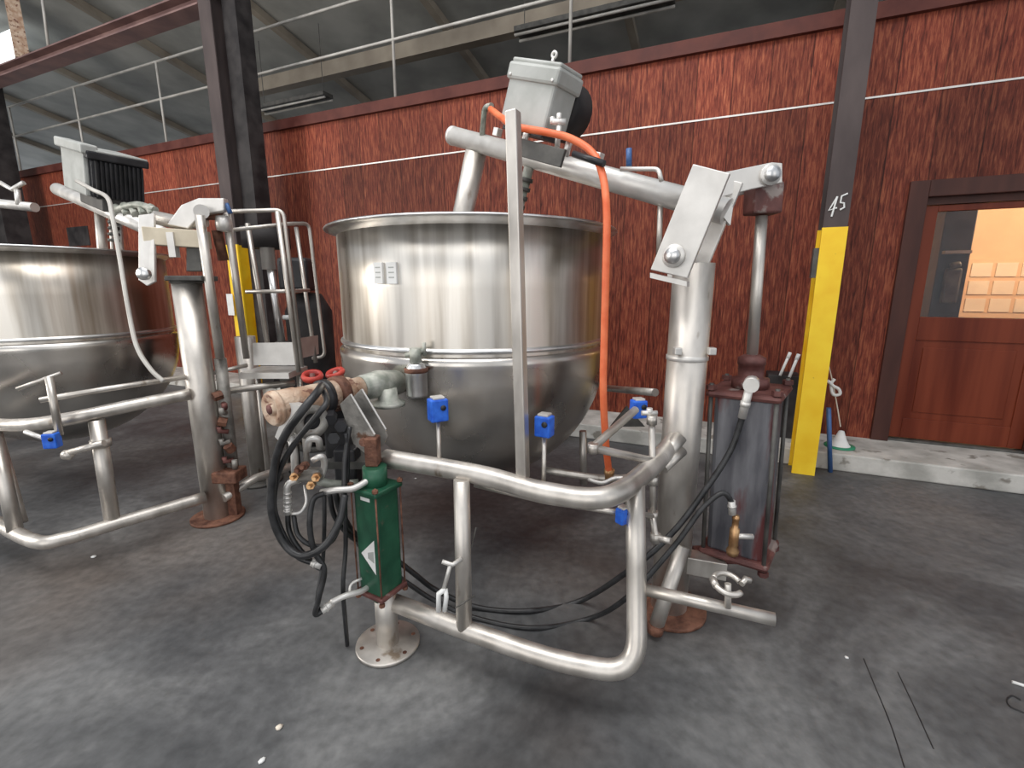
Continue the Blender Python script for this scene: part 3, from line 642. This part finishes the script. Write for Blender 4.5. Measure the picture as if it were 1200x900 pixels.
obj('pivot_pin', tube(nb(), [cq, cq-cn*.23], .022, 16), 'chrome', la)
obj('end_bracket', prism(nb(), [P(842, 235, 1.93), P(860, 236, 1.93), P(856, 264, 1.93), P(846, 252, 1.93)], (0, .02, 0)), 'plate', la)
# lever plates
cyX, cyY = P(897, 237, 2.02).x, 2.02
for Yc in (cyY-.09, cyY+.055):
    poly = [P(836, 204, 1.93), P(853, 201, 1.93), P(905, 190, 1.93), P(917, 191, 1.93), P(917, 214, 1.93), P(880, 222, 1.93), P(845, 231, 1.93)]
    obj('lever_plate', prism(nb(), [V((p.x, Yc, p.z)) for p in poly], (0, .016, 0)), 'plate', la, .003)
q = P(902, 205, 1.93); b = nb(); disc(b, q-Yv*.012, Yv, .040, .012, 28); obj('lever_washer', b, 'plate', la)
b = nb(); disc(b, q-Yv*.03, Yv, .028, .02); obj('lever_bolt', b, 'chrome', la)
obj('lever_pin', tube(nb(), [q, V((q.x, cyY+.08, q.z))], .020, 16), 'chrome', la)
# motor box
mb0 = P(632, 118, 2.46)
mbx = obj('motor_housing', box(nb(), mb0-au*.035, ad, hn2, au, .29, .17, .20), 'grey', la, .012)
obj('housing_lid', box(nb(), mb0+au*.09, ad, hn2, au, .315, .195, .075), 'grey', mbx, .014)
obj('lid_ridge', box(nb(), mb0+au*.135, ad, hn2, au, .295, .175, .02), 'grey', mbx, .008)
obj('motor_barrel', lathe(nb(), mb0-hn2*.09-ad*-.02, [(0, 0), (.12, 0), (.135, .02), (.135, .14), (.11, .17), (0, .17)], -hn2, 28), 'colblack', la)
obj('base_pan', box(nb(), mb0-au*.145, ad, hn2, au, .26, .14, .025), 'black', la, .004)
obj('lifting_eye', tube(nb(), [mb0+au*.145+ad*.02, mb0+au*.175+ad*.02], .008, 8), 'plate', mbx)
obj('eye_ring', lathe(nb(), mb0+au*.19+ad*.02, [(.008, -.005), (.017, -.005), (.017, .005), (.008, .005), (.008, -.005)], hn2, 16), 'plate', mbx)
for s in (-1, 1): obj('lid_screw', disc(nb(), mb0+ad*(.13*s)+hn2*.096+au*.07, hn2, .008, .006, 10), 'plate', mbx)
tpx = P(640, 178, 2.36)
obj('mounting_plate', box(nb(), tpx+hn2*.055-au*.012, ad, hn2, au, .30, .016, .075), 'dkgrey', la, .003)
for s in (-.13, .13): obj('plate_standoff', tube(nb(), [tpx+ad*s+hn2*.02, tpx+ad*s+hn2*.02+au*.07], .016, 10), 'plate', la)
obj('breather', tube(nb(), [P(655, 148, 2.3), P(653, 172, 2.3)], .013, 10), 'plate', la)
b = nb(); q = P(655, 143, 2.3); tube(b, [q-X*.03, q+X*.03], .014, 10); tube(b, [q, q+Z*.035], .012, 8); tube(b, [q-X*.03-Z*.01, q-X*.03+Z*.02], .011, 8); obj('breather_tee', b, 'plate', la)
obj('arm_lug', box(nb(), P(583, 155, 2.72), ad, hn2, au, .035, .04, .04), 'plate', la, .004)
obj('arm_lug', box(nb(), P(700, 186, 2.16), ad, hn2, au, .04, .04, .05), 'plate', la, .004)
obj('hose_riser', tube(nb(), fillet([P(565, 158, 2.76), P(568, 126, 2.72), P(576, 124, 2.66)], .03, 5), .015, 12), 'greensteel', la)
obj('mount_bar', tube(nb(), [P(672, 180, 2.16), P(708, 192, 2.06)], .014, 8), 'black', la)
obj('grease_nipple', tube(nb(), [P(737, 195, 2.12), P(737, 174, 2.12)], .012, 10), 'bluetape', la)
obj('arm_conduit', tube(nb(), fillet([P(727, 198, 2.10), P(772, 198, 2.04), P(775, 212, 2.02)], .02, 4), .009, 8), 'plate', la)
obj('arm_conduit', tube(nb(), [P(774, 235, 2.1), P(772, 300, 2.1)], .012, 8), 'pipe', la)
# agitator shafts going into the kettle, square to the arm
s0 = P(558, 178, 2.84)
obj('agitator_shaft', tube(nb(), [s0, s0-au*.95], .060, 24), 'pipe', la)
s1 = P(620, 196, 2.56)
obj('scraper_shaft', tube(nb(), [s1, s1-au*.75], .026, 16), 'greensteel', la)
for k in range(5): obj('shaft_collar', tube(nb(), [s1-au*(.05+.045*k), s1-au*(.07+.045*k)], .038 - .002*k, 16), 'dkgrey', la)

# ================================================================ BIG CYLINDER
zb2, zt2 = P(865, 640, cyY).z, P(880, 458, cyY).z
bcx = (P(866, 600, cyY).x+P(885, 470, cyY).x)/2
top = V((cyX-.01, cyY, P(893, 250, cyY).z)); bot = V((P(866, 640, cyY).x, cyY, zb2))
cz = (top-bot).normalized()
cax = (X-cz*X.dot(cz)).normalized(); cay = cz.cross(cax)
r30 = Matrix.Rotation(math.radians(52), 3, cz); cax, cay = r30@cax, r30@cay
bc = thing('hydraulic_cylinder', bot, 'big worn brown cylinder with tie rods and long rod right of the main post', 'hydraulic cylinder')
Lb = (zt2-zb2)/cz.z
mid = bot+cz*Lb/2
obj('barrel', box(nb(), mid, cax, cay, cz, .235, .235, Lb), 'cyl', bc, .022)
for h, m in ((0, 'ox'), (Lb, 'ox')):
    obj('end_plate', box(nb(), bot+cz*h, cax, cay, cz, .295, .295, .032), m, bc, .03)
for i in (-1, 1):
    for j in (-1, 1):
        q = bot+cax*(.127*i)+cay*(.127*j)
        obj('tie_rod', tube(nb(), [q-cz*.03, q+cz*(Lb+.045)], .009, 10), 'dkgrey', bc)
        for z_ in (Lb+.018, -.038): obj('tie_nut', hexb(nb(), q+cz*z_, cz, .022, .02), 'ox', bc)
obj('rod_gland', lathe(nb(), bot+cz*(Lb+.017), [(0, 0), (.075, 0), (.075, .04), (.052, .045), (.052, .10), (.056, .102), (.056, .13), (.03, .145), (0, .145)], cz, 28), 'ox', bc)
obj('piston_rod', tube(nb(), [bot+cz*(Lb+.15), top-cz*.01], .023, 20), 'pipe', bc)
obj('rod_clevis', box(nb(), top+cz*.055, X, Yv, cz, .115, .10, .12), 'ox', bc, .008)
obj('clevis_eye', tube(nb(), [q_ for q_ in (V((P(902, 205, 1.93).x, cyY-.03, P(902, 205, 1.93).z)), V((P(902, 205, 1.93).x, cyY+.04, P(902, 205, 1.93).z)))], .045, 20), 'ox', bc)
pf = P(858, 600, 1.80)
obj('brass_valve', lathe(nb(), P(858, 650, 1.80), [(0, 0), (.022, 0), (.026, .02), (.016, .04), (.019, .045), (.019, .12), (.013, .125), (.013, .16), (.016, .165), (.012, .18), (0, .18)], Z, 14), 'brass', bc)
obj('valve_tail', tube(nb(), [P(862, 628, 1.80), P(882, 629, 1.80)], .012, 10), 'plate', bc)
obj('valve_link', tube(nb(), [P(858, 647, 1.80), P(862, 640, 1.92)], .014, 8), 'rust', bc)
obj('port_boss', tube(nb(), [P(880, 452, 1.84), P(881, 448, 1.90)], .03, 12), 'plate', bc)
obj('foot_lug', box(nb(), bot-cz*.045-X*.10, X, Yv, Z, .22, .07, .06), 'ox', bc, .006)

# ================================================================ loose clamps
def tri_clamp(c, r, nrm, label, stem=None, mat='pipe'):
    t = thing('pipe_clamp', c, label, 'pipe clamp'); n = V(nrm).normalized()
    h = X if abs(n.x) < .8 else Z; a = (h-n*h.dot(n)).normalized(); bb = n.cross(a)
    def arc(a0, a1): return [V(c)+(a*math.cos(x)+bb*math.sin(x))*r for x in [a0+(a1-a0)*k/12 for k in range(13)]]
    obj('clamp_half', tube(nb(), arc(.2, 2.7), r*.22, 10), mat, t); obj('clamp_half', tube(nb(), arc(3.1, 5.4), r*.22, 10), mat, t)
    e = V(c)+a*r*1.05; obj('wing_nut', tube(nb(), [e, e+a*r*.5+bb*r*.5, e+a*r*.9+bb*r*.35], [r*.2, r*.26, r*.2], 10), mat, t)
    e2 = V(c)-a*r; obj('clamp_hinge', tube(nb(), [e2-bb*r*.3, e2+bb*r*.45], r*.26, 10), mat, t)
    if stem: obj('stem', tube(nb(), [V(c)-bb*r*0, V(stem)], .011, 10), mat, t)
    return t
cc = P(853, 684, 1.42); tri_clamp(cc, .045, (.05, -.25, .95), 'open steel pipe clamp on a short stem above the tail pipe', P(853, 712, 1.41))
q = P(524, 668, 1.60)
t = thing('pipe_clamp', P(524, 700, 1.6), 'white-handled clamp wired to the front upright of the central frame', 'pipe clamp')
b = nb(); tube(b, [P(541, 655, 1.6), P(530, 662, 1.58), P(518, 658, 1.58)], .009, 8); obj('clamp_jaw', b, 'plate', t)
b = nb(); tube(b, [P(528, 660, 1.58), P(524, 676, 1.58), P(520, 690, 1.58)], .008, 8); obj('link_chain', b, 'plate', t)
b = nb(); tube(b, [P(522, 690, 1.58), P(514, 696, 1.57), P(514, 716, 1.57)], .010, 8); tube(b, [P(522, 690, 1.58), P(523, 700, 1.57), P(521, 716, 1.57)], .009, 8); obj('split_handle', b, 'white', t)
b = nb(); tube(b, [P(534, 655, 1.63), P(553, 640, 1.64), P(558, 618, 1.64)], .003, 6); tube(b, catmull([P(534, 712, 1.56), P(544, 706, 1.55), P(556, 698, 1.6)], 4), .003, 6); obj('tie_wire', b, 'dkgrey', t)
t = tag(obj('steel_scrap', tube(nb(), catmull([P(690, 562, 1.70), P(706, 566, 1.66), P(722, 560, 1.66), P(742, 563, 1.64), P(728, 568, 1.64)], 4), .008, 8), 'plate'), 'crumpled silver cable tie lying on the upper rail under the orange hose', 'cable tie')

# ================================================================ LEFT MACHINE
lf_ = thing('kettle_frame', G(258, 608), 'tubular steel frame with flanged post around the left kettle', 'frame')
LP = G(256, 606)
obj('main_post', tube(nb(), [(LP.x, LP.y, .015), (LP.x, LP.y, 1.53)], .080, 32), 'pipe', lf_)
obj('post_flange', disc(nb(), (LP.x, LP.y, .001), Z, .16, .018, 36), 'rust', lf_)
obj('upper_rail', tube(nb(), catmull([P(-60, 486, 2.9), P(-20, 496, 2.62), P(30, 498, 2.45), P(85, 490, 2.45), P(150, 476, 2.6), P(222, 462, 2.82)], 7), .036, 18), 'pipe', lf_)
lw = [P(-60, 600, 2.75), P(-10, 612, 2.5), P(40, 636, 2.27), P(75, 632, 2.29), P(140, 612, 2.47), P(240, 582, 2.80)]
for q in lw: q.z = .19
obj('lower_rail', tube(nb(), catmull(lw, 7), .036, 18), 'pipe', lf_)
obj('front_upright', tube(nb(), [P(132, 612, 2.46), P(113, 492, 2.50)], .038, 18), 'pipe', lf_)
obj('corner_upright', tube(nb(), [P(18, 622, 2.35), P(-8, 500, 2.52)], .034, 18), 'pipe', lf_)
obj('side_upright', tube(nb(), [P(28, 612, 2.42), P(-4, 500, 2.62)], .02, 18), 'pipe', lf_)
obj('service_pipe', tube(nb(), [P(47, 469, 2.4), P(130, 455, 2.55), P(222, 441, 2.85)], .016, 12), 'pipe', lf_)
obj('drop_pipe', tube(nb(), [P(57, 441, 2.36), P(70, 510, 2.33)], .018, 12), 'pipe', lf_)
obj('tee_arm', tube(nb(), [P(20, 456, 2.42), P(72, 437, 2.5)], .011, 10), 'pipe', lf_)
obj('clamp_arm', tube(nb(), [P(80, 531, 2.42), P(122, 519, 2.44)], .018, 12), 'pipe', lf_)
obj('clamp_knob', lathe(nb(), P(80, 533, 2.42), [(0, -.03), (.026, -.02), (.028, .01), (0, .03)], X, 12), 'pipe', lf_)
obj('upright_collar', lathe(nb(), P(118, 519, 2.49), [(.038, -.02), (.048, -.02), (.048, .02), (.038, .02)], Z, 18), 'pipe', lf_)
blueblock(61, 516, 2.30, None, lf_, .2, 1.0)
obj('drip_spout', tube(nb(), [P(30, 506, 2.35), P(52, 514, 2.32)], .012, 8), 'plate', lf_)
obj('cross_pipe', tube(nb(), [P(262, 584, 2.86), P(300, 560, 3.1), P(345, 545, 3.3)], .028, 12), 'pipe', lf_)
obj('side_pipe', tube(nb(), catmull([P(255, 460, 2.95), P(290, 455, 3.1), P(345, 448, 3.3)], 4), .022, 12), 'pipe', lf_)
obj('side_pipe', tube(nb(), [P(250, 437, 2.95), P(290, 428, 3.1)], .013, 10), 'pipe', lf_)
obj('rear_post', tube(nb(), [V((P(292, 440, 3.5).x, 3.5, 1.15)), V((P(292, 440, 3.5).x, 3.5, .02))], .07, 20), 'pipe', lf_)
obj('rear_flange', disc(nb(), V((P(292, 440, 3.5).x, 3.5, .001)), Z, .16, .02, 30), 'dkgrey', lf_)
# left lift arm
l2 = thing('lift_arm', P(215, 320, LP.y), 'steel lift arm with black ribbed motor over the left kettle', 'lift arm')
B0, B1 = P(68, 222, 4.0), P(205, 281, 2.95); bd = (B1-B0).normalized()
obj('arm_tube', tube(nb(), [B0, B1], .048, 24), 'plate', l2)
bn = V((-bd.y, bd.x, 0)).normalized(); bn = bn if bn.y < 0 else -bn
bu_ = bd.cross(bn).normalized(); bu_ = bu_ if bu_.z > 0 else -bu_
q = P(124, 208, 3.5)
mh = obj('motor_housing', box(nb(), q, bd, bn, bu_, .46, .30, .26), 'black', l2, .03)
for k in range(11): obj('cooling_fin', box(nb(), q+bd*.235+bn*(-.125+.025*k), bd, bn, bu_, .03, .008, .22), 'black', mh)
obj('housing_lid', box(nb(), q+bu_*.14, bd, bn, bu_, .50, .34, .05), 'black', mh, .01)
obj('side_cover', box(nb(), q+bn*.16+bu_*.02, bd, bn, bu_, .40, .03, .28), 'grey', mh, .01)
obj('cover_flap', box(nb(), q+bn*.15+bu_*.17, bd, bn, bu_, .48, .09, .06), 'grey', mh, .01)
obj('lid_rim', box(nb(), q-bn*.02+bu_*.168, bd, bn, bu_, .50, .28, .012), 'grey', mh, .004)
obj('base_pan', box(nb(), q-bu_*.16+bd*.02, bd, bn, bu_, .40, .20, .09), 'dkgrey', l2, .01)
for px, Y, r in ((117, 3.72, .034), (129, 3.62, .012), (139, 3.55, .02)):
    a = P(px, 250, Y); obj('agitator_shaft', tube(nb(), [a+bu_*.02, a-bu_*.55], r, 14), 'pipe', l2)
for k in range(5):
    a = P(133, 252+7*k, 3.52); obj('shaft_coupling', tube(nb(), [a, a-Z*.018], .035, 12), 'dkgrey', l2)
obj('side_plate', prism(nb(), [P(162, 252, 2.88), P(180, 250, 2.88), P(181, 330, 2.80), P(172, 335, 2.80), P(162, 328, 2.80)], (0, .02, 0)), 'plate', l2, .003)
obj('plate_bolt', disc(nb(), P(171, 321, 2.79), -Yv, .036, .03, 20), 'chrome', l2)
obj('cross_tube', tube(nb(), [P(182, 255, 2.95), P(215, 262, 2.95), P(240, 258, 2.95)], .040, 16), 'pipe', l2)
obj('lever_yoke', prism(nb(), [P(195, 263, 2.9), P(212, 240, 2.9), P(232, 232, 2.9), P(262, 232, 2.9), P(262, 247, 2.9), P(235, 252, 2.9), P(220, 268, 2.9)], (0, .05, 0)), 'plate', l2, .006)
obj('bronze_bar', box(nb(), P(208, 279, 2.9), (P(240, 281, 2.9)-P(180, 277, 2.9)).normalized(), Yv, Z, .34, .10, .10), 'cardboard2', l2, .005)
obj('yoke_pin', tube(nb(), [P(236, 248, 2.84), P(236, 248, 3.0)], .04, 16), 'plate', l2)
obj('pivot_frame', prism(nb(), [P(192, 323, 2.80), P(236, 323, 2.80), P(236, 329, 2.80), P(192, 329, 2.80)], (0, .16, 0)), 'dkgrey', l2, .005)
obj('pivot_post', prism(nb(), [P(218, 290, 2.88), P(236, 290, 2.88), P(236, 318, 2.88), P(218, 318, 2.88)], (0, .05, 0)), 'dkgrey', l2, .005)
obj('pivot_flange', disc(nb(), V((LP.x, LP.y, 1.53)), Z, .088, .015, 24), 'dkgrey', l2)
obj('pivot_strut', box(nb(), P(203, 287, 2.86), X, Yv, Z, .04, .04, .14), 'plate', l2)
b = nb()
for k in range(5): tube(b, [P(136+10*k, 243-2*(k % 2), 3.35-.05*k), P(140+10*k, 252, 3.3-.05*k)], .028, 8)
tube(b, catmull([P(136, 246, 3.3), P(160, 240, 3.2), P(182, 246, 3.1)], 4), .022, 8)
obj('valve_train', b, 'greensteel', l2)
# left hydraulic cylinder (slender)
lcy = thing('hydraulic_cylinder', P(272, 545, 2.95), 'rusty slender cylinder with long rod just right of the left post', 'hydraulic cylinder')
obj('piston_rod', tube(nb(), [P(234, 252, 2.80), P(258, 420, 2.90)], .026, 14), 'pipe', lcy)
obj('barrel', tube(nb(), [P(258, 420, 2.95), P(273, 548, 2.95)], .036, 16), 'midsteel', lcy)
obj('guide_tube', tube(nb(), [P(263, 236, 2.98), P(289, 420, 3.05)], .020, 14), 'pipe', lcy)
b = nb(); box(b, P(250, 250, 2.98), X, Yv, Z, .12, .08, .07); obj('rod_clevis', b, 'rust', lcy, .01)
obj('swivel_joint', lathe(nb(), P(262, 262, 2.96), [(0, -.05), (.04, -.04), (.045, .0), (.04, .04), (0, .05)], Z, 14), 'plate', lcy)
obj('clevis_tongue', tube(nb(), [P(254, 270, 2.99), P(262, 305, 3.02)], .03, 10), 'rust', lcy)
obj('port_fitting', tube(nb(), [P(248, 245, 2.95), P(266, 240, 2.93), P(270, 250, 2.93)], .014, 8), 'bluetape', lcy)
for k in range(9):
    b = nb(); q = P(260+2*k, 462+11*k, 2.90); a_ = V((random.uniform(-1, 1), -.4, random.uniform(-.3, .9))).normalized()
    if k % 3: tube(b, [q, q+a_*.05, q+a_*.05+Z*.03], .017, 8)
    else: hexb(b, q, a_, .03, .05)
    obj('valve_fitting', b, ('rust', 'ox', 'midsteel')[k % 3], lcy)
obj('foot_plate', box(nb(), P(268, 556, 2.9), X, Yv, Z, .17, .14, .08), 'rust', lcy, .01)
obj('foot_leg', box(nb(), V((P(268, 556, 2.9).x, 2.92, P(268, 556, 2.9).z/2)), X, Yv, Z, .06, .06, P(268, 556, 2.9).z-.002), 'rust', lcy)
# pale hose over left kettle
hose([(90, 212, 3.2), (108, 222, 3.15), (126, 232, 3.05), (132, 255, 3.0), (140, 300, 2.95), (150, 360, 2.85), (160, 405, 2.75), (176, 432, 2.68), (192, 447, 2.66)], .0125,
     'pale grey hose hanging in front of the left kettle', 'rail', name='air_hose')

# ---- cage ladder between kettles
cg = thing('guard_cage', P(330, 430, 3.4), 'cage of thin bent steel tubes between the two kettles', 'guard')
def ct_(pts, r=.013, f=.05): return obj('cage_bar', tube(nb(), fillet([P(*p) for p in pts], f, 5), r, 10), 'pipe', cg)
ct_([(262, 248, 3.1), (332, 246, 3.2), (354, 430, 3.2)])
ct_([(268, 270, 3.1), (340, 262, 3.45), (362, 262, 3.6), (381, 418, 3.6), (366, 420, 3.6)])
ct_([(268, 248, 3.1), (288, 400, 3.1)]); ct_([(290, 262, 3.3), (313, 402, 3.25)], .016)
ct_([(325, 248, 3.19), (350, 436, 3.2)], .016); ct_([(347, 266, 3.5), (370, 425, 3.45)], .014)
ct_([(288, 342, 3.2), (338, 341, 3.25), (362, 340, 3.45)], .013)
obj('kick_plate', prism(nb(), [P(296, 402, 3.15), P(349, 401, 3.2), P(350, 428, 3.2), P(297, 428, 3.15)], (0, .01, 0)), 'plate', cg)
obj('kick_plate', prism(nb(), [P(352, 396, 3.25), P(372, 393, 3.5), P(373, 415, 3.5), P(353, 420, 3.25)], (0, .01, 0)), 'plate', cg)
obj('platform', box(nb(), P(322, 436, 3.3), X, Yv, Z, .34, .30, .04), 'plate', cg)
pc = P(322, 440, 3.3)
for sx in (-.15, .15): obj('platform_leg', tube(nb(), [V((pc.x+sx, 3.35, .001)), V((pc.x+sx, 3.35, pc.z))], .02, 10), 'pipe', cg)
mc = thing('hydraulic_cylinder', P(330, 398, 3.7), 'blue-grey rod and cylinder standing inside the tube cage', 'hydraulic cylinder')
obj('piston_rod', tube(nb(), [P(316, 305, 3.7), P(330, 400, 3.7)], .030, 14), 'chrome', mc)
obj('rod_gland', lathe(nb(), P(314, 300, 3.7), [(0, -.10), (.05, -.10), (.05, .08), (.09, .085), (.09, .105), (.04, .11), (0, .11)], Z, 20), 'plate', mc)
obj('cylinder_head', lathe(nb(), P(312, 283, 3.75), [(0, -.05), (.17, -.05), (.17, .1), (0, .12)], Z, 20), 'colblack', mc)
obj('cylinder_base', tube(nb(), [P(331, 400, 3.7), V((P(331, 400, 3.7).x, 3.7, .001))], .05, 14), 'dkgrey', mc)
pu = thing('pump_unit', V((P(355, 370, 4.2).x, 4.2, .001)), 'black pump unit with dark tank, behind the tube cage', 'pump')
px_ = P(357, 340, 4.3).x
obj('tank', lathe(nb(), (px_, 4.35, .05), [(0, 0), (.16, 0), (.2, .05), (.2, 1.25), (.12, 1.4), (0, 1.42)], Z, 28), 'colblack', pu)
obj('pump_head', box(nb(), (px_-.02, 4.22, 1.62), X, Yv, Z, .26, .2, .28), 'black', pu, .03)
obj('tank_foot', disc(nb(), (px_, 4.35, .001), Z, .2, .05, 24), 'dkgrey', pu)
obj('gauge_pipe', tube(nb(), [P(332, 372, 4.0), P(343, 372, 4.0)], .02, 8), 'white', pu)
# label sheet on the yellow column base
q = wp(ul+.06, .79, 1.55)
tag(obj('notice_sheet', box(nb(), W(270, 357, .80), WU, WN, Z, .12, .004, .28), 'white'), 'white paper sheet taped to the yellow base of the left column', 'sheet')
# far left arm stub
t = thing('lift_arm', W(0, 240, 1.6), 'grey arm stub with a small valve poking in at the far left edge', 'lift arm')
obj('arm_tube', tube(nb(), [P(-60, 232, 5.2), P(41, 243, 5.0)], .045, 14), 'plate', t)
b = nb(); tube(b, [P(22, 240, 5.0), P(20, 222, 5.0)], .025, 8); tube(b, [P(0, 214, 5.0), P(14, 222, 5.0), P(28, 214, 5.0)], .022, 8); obj('valve', b, 'plate', t)

# ================================================================ SMALL THINGS
hu = thing('broom_handle', W(921, 432, .32), 'white handle leaning behind the yellow column, the left one', 'handle', None)
obj('handle_shaft', tube(nb(), [W(914, 440, .35), W(926, 413, .3)], .012, 8), 'white', hu); obj('handle_grip', tube(nb(), [W(923, 420, .31), W(926, 413, .3)], .015, 8), 'white', hu)
hu = thing('broom_handle', W(930, 432, .32), 'white handle touching the yellow column edge, the right one', 'handle', None)
obj('handle_shaft', tube(nb(), [W(925, 442, .35), W(936, 415, .3)], .013, 8), 'white', hu); obj('handle_grip', tube(nb(), [W(933, 422, .31), W(936, 415, .3)], .016, 8), 'white', hu)
bk = thing('tool_rack', wp(wu(W(918, 450, .3)), .12, CB), 'dark low rack behind the big cylinder holding the white handles', 'rack')
uu = wu(W(920, 460, .2)); obj('rack_body', wbox(nb(), uu-.1, uu+.16, .05, .3, CB, W(920, 440, .3).z), 'colblack', bk, .01)
sc = thing('hand_scoop', W(982, 522, .35), 'white scoop with green rim standing on the curb beside the yellow column', 'scoop')
q = W(984, 520, .38); q.z = CB+.012
obj('scoop_bowl', lathe(nb(), q, [(.085, 0), (.07, .01), (.045, .06), (.02, .13), (0, .135)], Z, 20), 'white', sc)
obj('scoop_rim', lathe(nb(), q-Z*.011, [(.0, 0), (.115, 0), (.115, .012), (.085, .014), (0, .012)], Z, 24), 'glassgreen', sc)
cd_ = thing('cord_loop', W(978, 455, .35), 'white knotted cord hanging beside the yellow column above the scoop', 'cord')
obj('cord', tube(nb(), catmull([W(970, 425, .5), W(974, 440, .42), W(980, 470, .37), W(985, 500, .35)], 5), .005, 6), 'cardboard', cd_)
b = nb(); tube(b, catmull([W(970, 446, .45), W(976, 452, .43), W(983, 456, .42), W(984, 462, .42), W(976, 462, .42), W(974, 450, .42), W(978, 444, .42)], 4), .013, 8); obj('knot', b, 'white', cd_)
tag(obj('blue_rod', tube(nb(), [G(973, 553, .002), P(971, 478, G(973, 553).y)], .018, 10), 'bluetape'), 'thin blue rod standing on the floor against the right of the yellow column', 'rod')
def scrap(px, py, s, label, mat='white'):
    q = G(px, py); b = nb(); n = 7
    vs = [bm_ for bm_ in [q+V((s*math.cos(k*2*math.pi/n)*random.uniform(.6, 1.1), s*math.sin(k*2*math.pi/n)*random.uniform(.5, 1), .002)) for k in range(n)]]
    lathe(b, q+Z*.001, [(0, 0), (s*.8, 0), (s, s*.2), (s*.6, s*.55), (0, s*.6)], Z, 7)
    for v in b.verts: v.co += V((random.uniform(-.2, .2)*s, random.uniform(-.2, .2)*s, 0))
    return tag(obj('paper_scrap', b, mat), label, 'litter')
scrap(110, 653, .014, 'small white scrap on the floor below the left kettle')
scrap(327, 853, .013, 'tan scrap on the floor near the bottom edge', 'cardboard')
scrap(307, 892, .011, 'white scrap at the very bottom edge of the picture')
scrap(992, 771, .008, 'pale chip on the floor by the paired floor scratches')
scrap(487, 521+40, .008, 'tiny pale chip on the floor under the central kettle')
t = tag(obj('wire_loop', tube(nb(), catmull([G(1200, 835, .004), G(1184, 828, .004), G(1180, 820, .004), G(1186, 815, .004), G(1196, 820, .004)], 6), .0025, 6), 'rubber'), 'little black wire curl on the floor at the right edge', 'wire')
tag(obj('white_stick', tube(nb(), [G(1186, 799, .006), G(1215, 808, .006)], .006, 8), 'white'), 'short white stick on the floor at the right edge', 'stick')
